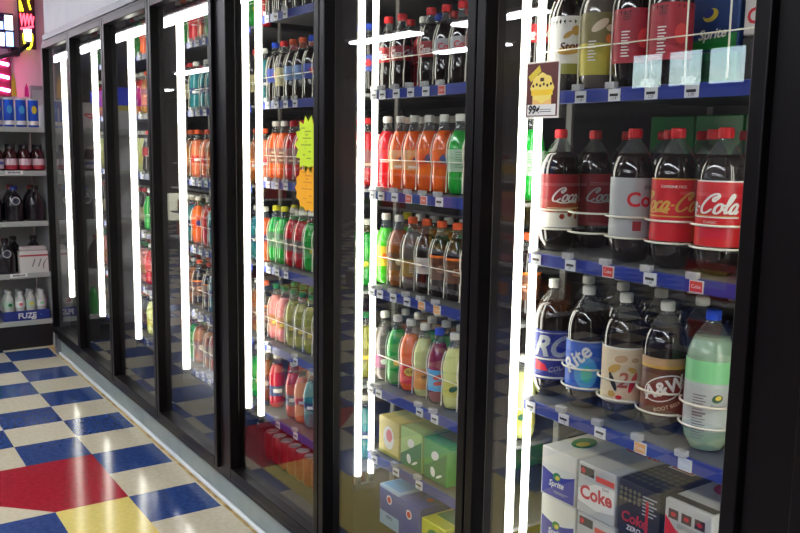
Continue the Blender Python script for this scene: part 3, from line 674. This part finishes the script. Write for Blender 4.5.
shelf_rows([
  (2.045, 'topmost of the orange-bottle bay', [['pep20','pepb20','peptan20','cola20','pepb20','pep20','pep20']], 'none', None),
  (1.72, 'above the orange sodas', [[c,c,None,c,'dietcola20','dietcola20',c], [c,'redsoda20','pepb20',c,c,c,None]], 'wave', [-1,-1,-1,-1,-1,0,None]),
  (1.40, 'under the orange sodas', [['redsoda20','orangew20','orangew20','orange20','orange20','sprite20',None], ['orange20','orange20','orange20','orange20','redsoda20','redsoda20',None]], 'wave', [-1,-1,-1,0,0,-1,None]),
  (1.08, 'under the orange-capped root beers', [['ginger20','brown20','darkgold20','darkwhite20','dark20','dark20',None], ['mdew20','brown20','brown20','brown20','green20','darkwhite20',None]], 'wave', [-1,-1,-1,-1,1,1,None]),
  (.745, 'under the mixed fruit drinks', [['greycap20','green20','sunred20','sunyel20','bluelab20','lemon20',None], ['brown20','greycap20','green20','green20','greycap20','pepb20',None], ['brown20','brown20','brown20','green20','green20','brown20',None]], 'wave', [-1,-1,None,None,-1,-1,None])],
  f6, .078, -2.366, -1.64, 'small bottles in the orange-soda bay', 'third nearest bay', 3)
make_shelf(-2.366, -1.64, .51, [-2.33,-2.2,-2.07], .12, 'none', 'blue-railed cooler shelf under the yellow-green cartons', tags=[-1,-1,-1])
P_YG = plain(rgb(214,196,110), .45); P_GR = plain(rgb(60,150,70), .45); P_BL = plain(rgb(28,60,150), .4); P_LB = plain(rgb(150,186,216), .45)
tea_art = [([ellipse_poly(.032,.04,18,0,.0)], W, 0), ([ellipse_poly(.018,.022,18,.004,.008)], PINK, .0003), ([rect(-.058,.058,-.062,-.05)], OLIVE, .0003)]
lim_art = [([[(-.058,-.03),(.058,.04),(.058,-.062),(-.058,-.062)]], plain(rgb(24,110,60)), 0), ([ellipse_poly(.02,.014,16,0,.02,.4)], W, .0003), ([ellipse_poly(.012,.016,14,-.01,-.034,.3), ellipse_poly(.018,.004,14,.022,-.04,.5)], W, .0004)]
for k, (x, art, base, d) in enumerate([(-2.27, tea_art, P_YG, 'yellow can carton with a pink fruit picture'), (-2.14, lim_art, plain(rgb(170,200,120), .45), 'pale green can carton with dark green corner'), (-2.01, lim_art, P_GR, 'green can carton with dark green corner')]):
    carton(x, 1.51, .512, cw, cd, chh, base, art, [([rect(-.05,.05,-.15,-.02)], plain(rgb(190,196,120)), 0), ([ellipse_poly(.04,.05,14,0,.06)], GREEN, 0)], [([rect(-.1,.1,-.05,.05)], P_GR, 0)], d+' in third nearest bay')
pep_art = [([rect(-.058,.058,-.02,.06)], P_BL, 0), ([ellipse_poly(.016,.016,16,0,.03)], W, .0003), ([ellipse_poly(.011,.011,16,0,.03)], RED, .0006), (rotpolys(FT('PEPSI', .016, .1, .0004), 0, 0, -.034), NAVY, .0004)]
pep_top = [([ellipse_poly(.035,.05,18,0,-.08)], plain(rgb(60,100,190)), 0), (rotpolys(FT('Pepsi', .042, .2, .001), .2, 0, -.08), W, .0004), ([ellipse_poly(.012,.012,14,.02,-.13)], RED, .0004)]
carton(-2.26, 1.51, .262, cw, cd, .140, P_LB, pep_art, [([rect(-.05,.05,-.19,-.1)], CYAN, 0), ([rect(-.05,.05,-.09,.19)], P_BL, 0)], None, 'pale blue cola carton on the bottom of the orange-soda bay')
carton(-2.13, 1.50, .262, cw, cd, .140, P_BL, pep_art, pep_top, None, 'royal blue cola carton on the bottom of the orange-soda bay')
carton(-2.00, 1.50, .262, cw, cd, .120, plain(rgb(206,206,60), .45), [([ellipse_poly(.03,.02,16,0,.02,.3)], GREEN, 0), ([ellipse_poly(.03,.006,14,0,-.02,.5)], DGREEN, .0004)], [([rect(-.05,.05,-.15,.15)], GREEN, 0)], None, 'yellow and green citrus carton on the bottom of the orange-soda bay')

# ---- bay left of it
f5 = [-3.226+.079*i for i in range(10)]
shelf_rows([
  (2.045, 'topmost of the starburst bay', [[c,'cola20',c,c,c,None]], 'wave', [-1,-1,-1,-1,None,None]),
  (1.712, 'above the tangerine sodas', [['pepb20','peptan20','pep20','pep20','pepb20',None], [c,'pep20','pep20',c,'pepb20',None]], 'wave', [-1,-1,-1,-1,-1,None]),
  (1.398, 'under the tangerine sodas', [['tang20','tang20','cherry20','cherry20','cherry20',None], ['cherry20','cherry20','cherry20','tang20',None,None]], 'wave', [-1,-1,-1,-1,None,None]),
  (1.052, 'under the yellow-capped emerald sodas', [['mdew20','mdew20','redmid20','redmid20','green20',None], ['mdew20','mdew20','redmid20','green20','green20',None]], 'wave', [-1,-1,-1,-1,None,None]),
  (.722, 'under the green-capped juices', [['pink20','pink20','kiwi20','kiwi20','kiwi20','kiwi20'], ['kiwi20','pink20','kiwi20','kiwi20',None,None]], 'wave', [-1,-1,None,None,-1,None]),
  (.42, 'under the sports drinks', [['red_jug20',None,'red_jug20','or_jug20','bl_jug20','bl_jug20'], ['red_jug20',None,'or_jug20','bl_jug20',None,None]], 'none', [-1,None,-1,None,-1,None])],
  f5, .079, -3.255, -2.42, 'small bottles in the starburst bay', 'fourth nearest bay', 2)
# red cans on the deck
def can_data():
    b = MB(); lid = plain(rgb(190,190,192), .25)
    b.lathe([(.0,.004),(.022,.002),(.026,0),(.033,.012),(.033,.108),(.027,.118)], DRED, 18)
    b.lathe([(.027,.118),(.0275,.120),(.025,.1195),(.0245,.116),(0,.116)], lid, 18)
    return b.data('drink_can')
cdta = can_data(); n = 0
for j in range(3):
    for i in range(8):
        x = -3.20+.070*i-.01*j; y = 1.53+.070*j
        o = link('drink_can', cdta, None, (x, y, .205)); n += 1
        tag(o, 'red drink can on the cooler floor, %s in %s row, starburst bay' % (ORD[i], ('front','second','third')[j]), 'can', 'red cans on the cooler floor')
# ---- far bays, seen through narrow slits
far = [(-4.03, -3.306, -4.16+.02, 4, 'fourth farthest bay', 3, 2), (-4.81, -4.07, -4.93, 3, 'third farthest bay', 3, 2), (-5.58, -4.85, -5.66, 2, 'second farthest bay', 2, 2), (-6.36, -5.62, -6.38, 2, 'farthest bay', 2, 1)]
pal = ['cola20','tang20','or_jug20','bl_jug20','peptan20','green20','orange20','pep20','kiwi20','pink20','redsoda20','syrup20','brown20','mdew20','dark20','lemon20']
LV = [(2.02,'topmost shelf'),(1.70,'second shelf down'),(1.37,'third shelf down'),(1.04,'fourth shelf down'),(.72,'fifth shelf down'),(.42,'lowest shelf')]
plan4 = {0:['redsoda20','or_jug20','green20'],1:['peptan20','bl_jug20','bl_jug20','cola20'],2:['syrup20','or_jug20','syrup20','dark20'],3:['orange20','redsoda20','bl_jug20'],4:['brown20','dark20','bl_jug20','dark20'],5:['green20','brown20','cherry20','orange20']}
for (x0, x1, xf, nf, bn, rows, nr) in far:
    for li, (z, ln) in enumerate(LV):
        fs = [x0+.055+.08*i for i in range(9)]
        show = {'fourth farthest bay': ((0,1,7,8),(0,1)), 'third farthest bay': ((0,5,6,7,8),(3,4,5,6,7)), 'second farthest bay': ((5,6,7,8),(2,3,4,5)), 'farthest bay': ((4,5,6),(2,3))}[bn]
        make_shelf(x0, x1, z, [fs[q] for q in show[0]] if bn[:6] != 'fourth' else fs, .08, 'wave' if nf >= 3 else 'none', 'far cooler shelf, %s of %s' % (ln, bn), tags=None)
        for j in range(2):
            for i in show[j]:
                fx = fs[i]
                if nf >= 3: k = plan4[li][(i+j+1) % len(plan4[li])]
                else: k = pal[(li*5+i//2+j*3+nf) % len(pal)]
                put_bottle(k, fx, 1.566+.085*j, z, '%s in %s row, %s, %s' % (ORD[i], ('front','second')[j], ln.replace(' shelf down',' shelf'), bn), 'small bottles in the %s' % bn, simple=(nf < 3))

# ------------------------------------------------------------------ stickers and signs on the glass
# 99 cent card on the nearest door
s = empty('price_card', (-1.415, 1.338, 1.668)); tag(s, 'brown price card with yellow scalloped badge reading 99 cents on the nearest door glass', 'sign')
b = MB(); b.box(-.053,.053,-.001,.001,-.062,.062, plain(rgb(236,232,220))); b.build('card', s)
badge = [(.036*math.cos(2*PI*k/32)*(1+.06*math.cos(8*2*PI*k/32)), .004+.032*math.sin(2*PI*k/32)*(1+.06*math.cos(8*2*PI*k/32))) for k in range(32)]
art = [([rect(-.049,.049,-.058,.058)], plain(rgb(88,28,24)), 0), ([badge], plain(rgb(246,222,110)), .0003), ([rect(-.03,.03,-.040,-.016)], plain(rgb(240,190,110)), .0002),
       ([[(-.045,.030),(-.010,.054),(-.004,.040),(-.036,.018)]], plain(rgb(222,196,50)), .0005), ([rect(-.034,.034,-.012,.0)], plain(rgb(246,206,40)), .0005),
       ([ellipse_poly(.0035,.0035,8,-.028+.0112*k,.009+.003*(k%2)) for k in range(6)]+[rect(-.006,.006,.018,.026)], plain(rgb(70,34,10)), .0008), ([rect(-.045,.045,-.056,-.032)], W, .0008), ([rect(-.004,.032,-.049,-.047), rect(-.004,.032,-.044,-.0425)], GREY, .0011)]
link('card_print', flat('card_print', art, (0,-.0014,0), (1,0,0), (0,0,1), (0,-1,0)), s)
link('lettering', flat('lettering', [(rotpolys(FT('99¢', .025, .15, .0009), 0, -.024, -.044), BLACK, 0)], (0,-.0030,0), (1,0,0), (0,0,1), (0,-1,0)), s)
def burst(x, z, r1, r2, n, m, label, sy=1.):
    o = empty('starburst_sign', (x, 1.336, z)); tag(o, label, 'sign')
    pts = []
    for k in range(2*n):
        rr = r1 if k % 2 else r2; a = PI*k/n; pts.append((rr*math.cos(a), rr*math.sin(a)*sy))
    b = MB()
    b.face([(p[0], 0, p[1]) for p in pts], m); b.face([(p[0], .0015, p[1]) for p in pts], m)
    for k in range(2*n):
        p, q = pts[k], pts[(k+1) % (2*n)]; b.face([(p[0],0,p[1]),(q[0],0,q[1]),(q[0],.0015,q[1]),(p[0],.0015,p[1])], m)
    b.build('card', o)
    return o
o = burst(-2.512, 1.540, .074, .098, 14, plain(rgb(214,240,40), .6), 'lime yellow starburst price sign on glass, upper of two')
sq = lambda m: [([rect(-.05+.013*((k*7)%5), -.02+.014*((k*3)%6), .052-.011*k, .056-.011*k) for k in range(10)], m, 0)]
link('print', flat('print', sq(plain(rgb(150,180,20))), (0,-.001,0), (1,0,0), (0,0,1), (0,-1,0)), o)
o = burst(-2.508, 1.395, .088, .100, 14, plain(rgb(255,182,20), .6), 'orange-yellow starburst price sign on glass, lower of two', .78)
link('print', flat('print', sq(plain(rgb(230,140,10))), (0,-.001,0), (1,0,0), (0,0,1), (0,-1,0)), o)

# ------------------------------------------------------------------ end display shelf at the far left
GXF = -6.70
g = empty('display_rack', (-6.9, 1.0, 0)); tag(g, 'white end-of-aisle display rack with black base at far left', 'shelving')
pw = plain(rgb(196,198,196), .5)
def gl(mb, n): return mb.build(n, g)
def gb(x0,x1,y0,y1,z0,z1,m,n,bv=.002):
    b = MB(); b.box(x0+6.9,x1+6.9,y0-1,y1-1,z0,z1,m,bv); return b.build(n, g)
gb(-7.25,-6.705,.80,1.372,0,.185,plain(rgb(20,16,18),.5),'base')
for z, n_ in ((.205,1),(.56,2),(.945,3),(1.315,4),(1.63,5)):
    gb(-7.25,GXF,0.45,1.385,z-.018,z,pw,'shelf_board'); gb(GXF,GXF+.006,0.45,1.385,z-.03,z+.008,plain(rgb(176,180,172),.4),'shelf_lip',.001)
gb(-7.28,-7.25,0.45,1.385,0,1.80,plain(rgb(206,206,204),.6),'back_panel')
gb(-7.25,-6.72,1.386,1.398,.0,1.80,plain(rgb(168,170,168),.5),'side_panel')
for z in (.56,1.315):
    b = MB(); b.box(0,.002,-.06,.06,-.016,.012,W); t = b.build('shelf_card', g, (GXF+.0065+6.9, 1.16-1, z-.004))
    link('card_lettering', flat('card_lettering', [(FT('BEVERAGE', .018, 0, .0006), BLACK, 0)], (.0026,0,-.002), (0,1,0), (0,0,1), (1,0,0)), t)
# bottom: tray of pale bottles lettered FUZE
tr = empty('bottle_tray', (GXF-.02, 1.210, .207)); tag(tr, 'blue cardboard tray printed FUZE on the lowest display shelf', 'tray')
tb = plain(rgb(34,52,130), .5)
b = MB(); b.box(-.012,.0,-.158,.158,0,.075,tb,.001); b.box(-.30,-.012,-.158,-.155,0,.06,tb); b.box(-.30,-.012,.155,.158,0,.06,tb); b.box(-.30,-.012,-.155,.155,0,.004,tb); b.build('tray_box', tr)
link('lettering', flat('lettering', [(FT('FUZE', .056, 0, .0018), W, 0), ([rect(.028,.060,-.030,-.006)], W, .0003), (rotpolys(FT('1.29', .012), 0, .044, -.018), BLACK, .0006), ([rect(.09,.10,.0,.006), rect(.115,.12,-.01,-.004)], CYAN, 0)], (.0008,0,.036), (0,1,0), (0,0,1), (1,0,0)), tr)
b = MB(); b.lathe([(0,.0),(.033,.0),(.036,.01),(.036,.06),(.031,.075),(.036,.09),(.036,.145),(.028,.170),(.016,.19),(.016,.2)], LQ['white'], 16)
fz = b.data('bottle_body'); b = MB(); b.lathe([(.018,.19),(.018,.215),(0,.215)], plain(rgb(206,210,204)), 14); fc = b.data('bottle_cap')
for j in range(2):
    for i in range(4):
        r = empty('juice_bottle', (GXF-.072-.074*j, 1.098+.0745*i, .2125))
        tag(r, 'pale juice bottle in the blue tray, %s in %s row' % (ORD[i], ('front','back')[j]), 'bottle', 'pale juice bottles in the blue tray')
        link('bottle_body', fz, r); link('bottle_cap', fc, r)
        b = MB(); b.lathe([(.0365,.094),(.0365,.14)], [PALEG, W, PALEG, W][i], 16); b.face([(.0372, .014*math.cos(2*PI*k/12), .118+.012*math.sin(2*PI*k/12)) for k in range(12)], [GREEN, PINK, YEL, MINT][i]); b.build('bottle_label', r)
b = MB(); b.lathe([(0,0),(.034,0),(.036,.01),(.036,.14),(.02,.19),(.013,.21),(0,.21)], LQ['green'], 16)
o = b.build('juice_bottle', None, (GXF-.06, .985, .208)); tag(o, 'bright green bottle left of the blue lettered tray', 'bottle')
# dark jugs on the two middle shelves
def jug_parts():
    b = MB(); d = mat('dark_syrup', (.012,.009,.012), .25, coat=.3)
    b.lathe([(0,0),(.064,0),(.069,.01),(.069,.12),(.064,.15),(.048,.185),(.026,.215),(.021,.225),(.021,.235)], d, 20, rfun=lambda a, z: 1-.10*math.cos(2*a)**2)
    bd = b.data('jug_body')
    b = MB(); b.tube([(.050,.0,.135),(.066,0,.15),(.062,0,.185),(.038,0,.205),(.022,0,.21)], .007, d, 8); hd = b.data('jug_handle')
    return bd, hd
jb, jh = jug_parts(); caps = {}
def jug(x, y, z, capm, ring, label, lab=None):
    r = empty('syrup_jug', (x, y, z)); tag(r, label, 'jug', 'dark jugs on the display rack')
    link('jug_body', jb, r); h = link('jug_handle', jh, r)
    b = MB(); b.lathe([(.025,.232),(.025,.262),(0,.262)], capm, 16); b.build('jug_cap', r)
    if ring:
        b = MB(); b.face([(.0700, .030*math.cos(2*PI*k/20), .155+.030*math.sin(2*PI*k/20)) for k in range(20)], SILV)
        b.face([(.0706, .023*math.cos(2*PI*k/20), .155+.023*math.sin(2*PI*k/20)) for k in range(20)], plain(rgb(40,40,60))); b.build('round_label', r)
    return r
CB, CR, CK = plain(rgb(30,50,120)), plain(rgb(120,24,24)), plain(rgb(26,20,22))
for k, (y, cm) in enumerate([(1.02, CB), (1.164, CB), (1.308, CK)]):
    jug(GXF-.075, y, .947, cm, k < 2, 'dark syrup jug with %s cap, %s from left on middle display shelf' % (('blue','blue','black')[k], ORD[k]))
    jug(GXF-.225, y, .947, CR, False, 'dark syrup jug with red cap behind, %s from left on middle display shelf' % ORD[k])
for k, (y, cm) in enumerate([(.945, CR), (1.088, CK)]):
    jug(GXF-.075, y, .562, cm, k == 1, 'dark jug left of the white carrier, %s on the fourth display shelf' % ORD[k])
for k, y in enumerate((1.165, 1.309)):
    jug(GXF-.205, y, .562, CK, False, 'dark jug standing behind the white carrier, %s from left' % ORD[k])
r = empty('bottle_carrier', (GXF-.05, 1.272, .562)); tag(r, 'white cardboard carrier with handwritten marks and red stripe on display rack', 'carton')
b = MB(); b.box(-.045,.045,-.10,.10,0,.165,P_WHT,.003); b.box(-.04,.04,-.09,.09,.165,.20,plain(rgb(200,190,186)),.012); b.build('carrier_box', r)
link('carrier_print', flat('carrier_print', [([rect(-.099,.099,.128,.140)], plain(rgb(180,60,60)), 0), (rotpolys(FT('11(', .085, .35), 0, .02, .075), GREY, .0004)], (.0458,0,0), (0,1,0), (0,0,1), (1,0,0)), r)
# ketchup style bottles and label packs on the fourth shelf
b = MB(); b.lathe([(0,0),(.039,0),(.0425,.01),(.0425,.10),(.039,.13),(.024,.155),(.017,.165)], mat('dark_red_sauce', rgb(60,14,16), .15, coat=.4), 18); sb = b.data('bottle_body')
b = MB(); b.lathe([(.0430,.02),(.0430,.088)], plain(rgb(200,196,206)), 18); b.lathe([(.0433,.05),(.0433,.07)], plain(rgb(90,100,170)), 18); sl = b.data('bottle_label')
b = MB(); b.lathe([(.017,.163),(.017,.19),(0,.19)], plain(rgb(226,220,206)), 14); sc = b.data('bottle_cap')
b = MB(); b.lathe([(.026,.158),(.026,.195),(0,.195)], CK, 14); sk = b.data('bottle_cap')
b = MB(); b.lathe([(.0430,.015),(.0430,.045)], plain(rgb(176,36,56)), 18); b.lathe([(.0430,.0455),(.0430,.092)], plain(rgb(220,190,196)), 18); sr = b.data('bottle_label')
for j in range(2):
    for i, y in enumerate((.965, 1.060, 1.155, 1.248, 1.340)):
        r = empty('sauce_bottle', (GXF-.05-.095*j, y, 1.317)); dk = i >= 2
        tag(r, 'dark sauce bottle with %s, %s in %s row of display shelf' % ('red and white label' if dk else 'pale blue label', ORD[i], ('front','back')[j]), 'bottle', 'sauce bottles on the display rack')
        link('bottle_body', sb, r); link('bottle_cap', sk if dk else sc, r); link('bottle_label', sr if dk else sl, r)
# blue canisters on the top
for i, y in enumerate((1.075, 1.152, 1.235, 1.318)):
    m1 = [YEL, plain(rgb(24,80,200)), plain(rgb(22,70,190)), plain(rgb(24,60,160))][i]
    r = empty('snack_canister', (GXF-.05, y, 1.632)); tag(r, 'blue snack canister, %s from left on the top of the display rack' % ORD[i], 'canister', 'blue canisters on the display rack')
    b = MB(); b.lathe([(0,0),(.036,0),(.036,.20),(0,.20)], plain(rgb(30,86,206)), 20, smooth=True); b.build('canister_tube', r)
    b = MB(); b.lathe([(.0375,.198),(.0375,.212),(0,.212)], plain(rgb(210,214,220)), 20); b.build('canister_lid', r)
    b = MB(); b.lathe([(.0365,.02),(.0365,.05)], W, 20); b.face([(.0375,.018*math.cos(2*PI*k/16), .13+.03*math.sin(2*PI*k/16)) for k in range(16)], YEL if i in (0,3) else CYAN); b.build('canister_label', r)
r = empty('snack_bag', (GXF-.05, .975, 1.632)); tag(r, 'white and red snack bag left of the blue canisters on display rack', 'bag')
b = MB(); b.box(-.02,.02,-.06,.06,.0,.20,plain(rgb(206,196,190)),.015); b.build('bag_body', r)
link('bag_print', flat('bag_print', [([ellipse_poly(.04,.018,16,0,.0,.3)], RED, 0), ([ellipse_poly(.02,.005,12,0,0,.3)], W, .0004)], (.0205,0,.1), (0,1,0), (0,0,1), (1,0,0)), r)
def spike(y, z, h, w, m, label):
    o = empty('paper_tag', (GXF-.02, y, z)); tag(o, label, 'tag')
    b = MB(); pts = [(0,-w,0),(0,w,0),(0,w*.8,h*.6),(0,0,h),(0,-w*.8,h*.6)]
    b.face(pts, m); b.face([(-.001, p[1], p[2]) for p in pts], m)
    for k in range(5):
        p, q = pts[k], pts[(k+1) % 5]; b.face([p, q, (-.001,q[1],q[2]), (-.001,p[1],p[2])], m)
    b.build('tag_card', o)
    b = MB(); b.tube([(-.0005,0,-.01),(-.0005,0,.002)], .004, SILV, 6); b.build('tag_clip', o)
spike(1.19, 1.842+.012, .17, .018, plain(rgb(226,176,60)), 'tall yellow pointed paper tag above the blue canisters')
spike(1.275, 1.842+.012, .10, .016, plain(rgb(240,40,150)), 'magenta pointed paper tag above the blue canisters')

# ------------------------------------------------------------------ lit signs high on the far left wall
XN = -8.84
def neon(r): return mat('glowing_sign', (.02,.02,.02), .5, emit=r[0], estr=r[1])
N_Y = neon(((1.0,.85,.02), 5.)); N_R = neon(((1.0,.06,.10), 5.)); N_W = neon(((.95,1,1), 4.)); N_P = neon(((1.0,.10,.32), 60.)); N_B = neon(((.30,.50,1.0), 3.5))
s = empty('neon_sign', (XN+.05, 1.70, 2.64)); tag(s, 'red and yellow neon sign with oval outline high on the pink wall', 'sign'); s.scale = (1,.68,1)
b = MB(); b.box(-.04,-.02,-.11,.11,-.24,.24,plain(rgb(50,20,60)),.004); b.build('backing', s)
b = MB(); b.tube([(0,.055*math.cos(2*PI*k/24),-.13+.11*math.sin(2*PI*k/24)) for k in range(11,26)], .011, N_Y, 8); b.build('yellow_oval_tube', s); b = MB()
b.tube([(0,-.085,.10),(0,-.085,.20),(0,-.07,.16),(0,-.05,.10)], .010, N_Y, 8); b.build('yellow_tube', s); b = MB(); b.tube([(0,.05,.12),(0,.02,.2),(0,.06,.23)], .010, N_Y, 8); b.build('yellow_tube', s)
b = MB()
for k in range(4): b.tube([(0,-.085+.045*k,.08),(0,-.07+.045*k,-.03),(0,-.05+.045*k,.06)], .011, N_R, 8)
b.tube([(0,-.09,-.06),(0,.0,-.05),(0,.08,-.03)], .010, N_R, 8); b.build('red_tube', s)
b = MB(); b.box(-.006,.0,-.05,.05,-.17,-.06,N_W,.002); b.build('white_panel', s)
s = empty('light_box', (XN+.05, 1.555, 2.55)); tag(s, 'blue and white lit sign panels beside the neon sign', 'sign')
b = MB(); b.box(-.045,-.01,-.13,.028,-.16,.16,plain(rgb(60,40,90)),.004); b.build('sign_case', s)
for k, (y0, y1, z0, z1, m) in enumerate([(-.12,-.06,-.14,-.02,N_W),(-.045,.018,-.14,-.01,N_B),(-.05,.018,.01,.14,N_W),(-.12,-.065,.01,.08,N_B)]):
    b = MB(); b.box(-.01,-.004,y0,y1,z0,z1,m); b.build('lit_panel', s)
s = empty('neon_sign', (XN+.05, 1.36, 2.0)); tag(s, 'pink neon tube sign low on the far wall behind the rack', 'sign')
b = MB()
for k in range(3): b.tube([(0,-.22,.12*k),(0,.0,.12*k+.03),(0,.16,.12*k)], .014, N_P, 8)
b.build('pink_tube', s); b = MB(); b.box(-.04,-.02,-.24,.18,-.05,.32,plain(rgb(60,20,40))); b.build('backing', s)
s = empty('neon_sign', (XN+.05, 1.30, 2.72)); tag(s, 'pink neon tube sign at the ceiling left of the lit panels', 'sign')
b = MB()
for k in range(2): b.tube([(0,-.14,.10*k-.06),(0,.0,.10*k-.03),(0,.05,.10*k-.06)], .014, N_P, 8)
b.build('pink_tube', s); b = MB(); b.box(-.04,-.02,-.16,.07,-.12,.14,plain(rgb(60,20,40))); b.build('backing', s)
# dark bracket bar below the sign
s = empty('wall_bracket', (XN+.12, 1.55, 2.38)); tag(s, 'dark sloping metal bracket below the lit sign panels', 'bracket')
b = MB(); b.tube([(0,-.25,-.14),(0,.05,-.02),(0,.14,.06)], .022, plain(rgb(30,24,36)), 8); b.build('arm', s); b = MB(); b.box(-.12,0,-.02,.06,-.06,.02,plain(rgb(30,24,36))); b.build('mount', s)
# grey doorway on the pink wall
b = MB(); b.box(XN-.005,XN+.03,1.70,1.84,.0,2.06,plain(rgb(150,156,160),.5),.004); b.box(XN+.03,XN+.036,1.72,1.82,.02,2.02,plain(rgb(176,186,186),.5)); struct('door_10', b)

# ------------------------------------------------------------------ ceiling fluorescent fixtures, with added fill strips
FIX = [(x, -.62, 'row nearest the cooler') for x in (-16.2,-13.75,-11.3,-8.85,-6.4,-3.95,-1.5,.95)] + \
      [(x, -3.25, 'middle row') for x in (-15.3,-8.9,-1.9,.6)] + [(x, -4.75, 'back row') for x in (-22.6,-9.3,-1.9,.6)]  # right-hand middle and back strips are added, unseen, to lift the ambient light
for x, y, rn in FIX:
        L = .75 if (y < -1 and -10 < x < -6) else 1.2
        if y == -3.25 and x == -8.9:
            xs_ = [(-9.15,.72), (-6.98,.70)]
        else: xs_ = [(x, L)]
        for xx, L in xs_:
            o = empty('ceiling_lamp', (xx, y, CEIL)); tag(o, 'long white fluorescent ceiling strip over the shop floor, '+rn, 'lamp', 'fluorescent ceiling strips, '+rn)
            b = MB(); b.box(-L,L,-.15,.15,-.03,-.001,M['fixture'],.004); b.build('lamp_housing', o)
            b = MB(); b.box(-L+.02,L-.02,-.11,.11,-.060,-.031,M['ceil_tube'],.012); b.build('diffuser', o)

# ------------------------------------------------------------------ aisle shelving reflected in the glass
GOODS = [plain(rgb(150,40,40)), plain(rgb(190,160,60)), plain(rgb(60,80,130)), plain(rgb(150,150,146)), plain(rgb(90,120,70)), plain(rgb(160,90,50)), plain(rgb(70,60,60))]
for gi, (gx, gy) in enumerate([(-10.8,-2.0), (-6.6,-2.6), (-2.2,-2.6)]):
    g = empty('aisle_gondola', (gx, gy, 0)); tag(g, ['low aisle shelving at the far left of the shop','low aisle shelving in the middle of the shop','low aisle shelving opposite the nearest cooler doors'][gi], 'shelving', 'aisle shelving opposite the cooler')
    b = MB(); b.box(-1.6,1.6,-.45,.45,0,.14,plain(rgb(50,46,50))); b.build('base', g)
    b = MB(); b.box(-1.6,1.6,-.02,.02,.14,1.5,plain(rgb(120,116,116))); b.build('back_panel', g)
    for k in range(4):
        z = .16+.36*k
        b = MB(); b.box(-1.6,1.6,.021,.42-.02*k,z,z+.02,pw); b.box(-1.6,1.6,-.42+.03*k,-.021,z,z+.02,pw); b.build('shelf_board', g)
        for i in range(7):
            w = .40; x0 = -1.55+.45*i; h = random.uniform(.16,.26)
            o = empty('grocery_box', (gx+x0+w/2, gy+.22-.02*k, z+.0215)); tag(o, 'boxed grocery on the aisle shelving across from the cooler', 'box', 'boxed groceries on the aisle shelving')
            b = MB(); b.box(-w/2,w/2,-.12,.12,0,h,GOODS[(i*3+k*5+gi) % 7],.006); b.build('carton_box', o)
            b = MB(); b.box(-w/3,w/3,.1202,.122,h*.3,h*.8,GOODS[(i+k) % 7]); b.build('front_panel', o)

g = empty('display_case', (-15.7, -1.9, 0)); tag(g, 'tall display case with blue header and yellow band deep in the shop', 'display')
b = MB(); b.box(-.9,.9,-.3,.3,0,1.95,plain(rgb(120,116,120))); b.build('case_body', g)
b = MB(); b.box(-.9,.9,-.3,.32,1.951,2.16,plain(rgb(206,186,70))); b.build('yellow_band', g)
b = MB(); b.box(-.9,.9,-.3,.34,2.161,2.46,plain(rgb(20,60,230))); b.build('blue_header', g)

# ------------------------------------------------------------------ world: daylight behind the shop window
w = bpy.data.worlds.new('sky'); S.world = w; w.use_nodes = True
nt = w.node_tree; bg = nt.nodes['Background']
sky = nt.nodes.new('ShaderNodeTexSky'); sky.sky_type = 'NISHITA'; sky.sun_disc = False; sky.sun_elevation = math.radians(35)
nt.links.new(sky.outputs[0], bg.inputs['Color']); bg.inputs['Strength'].default_value = 1.0

# ------------------------------------------------------------------ view
S.view_settings.view_transform = 'Standard'; S.view_settings.look = 'None'; S.view_settings.gamma = 1.0; S.view_settings.use_curve_mapping = False
S.view_settings.exposure = 0.0
S.cycles.use_denoising = True
S.cycles.max_bounces = 8; S.cycles.diffuse_bounces = 4; S.cycles.glossy_bounces = 4; S.cycles.transparent_max_bounces = 24
S.cycles.caustics_reflective = False; S.cycles.caustics_refractive = False; S.cycles.sample_clamp_indirect = 4.0
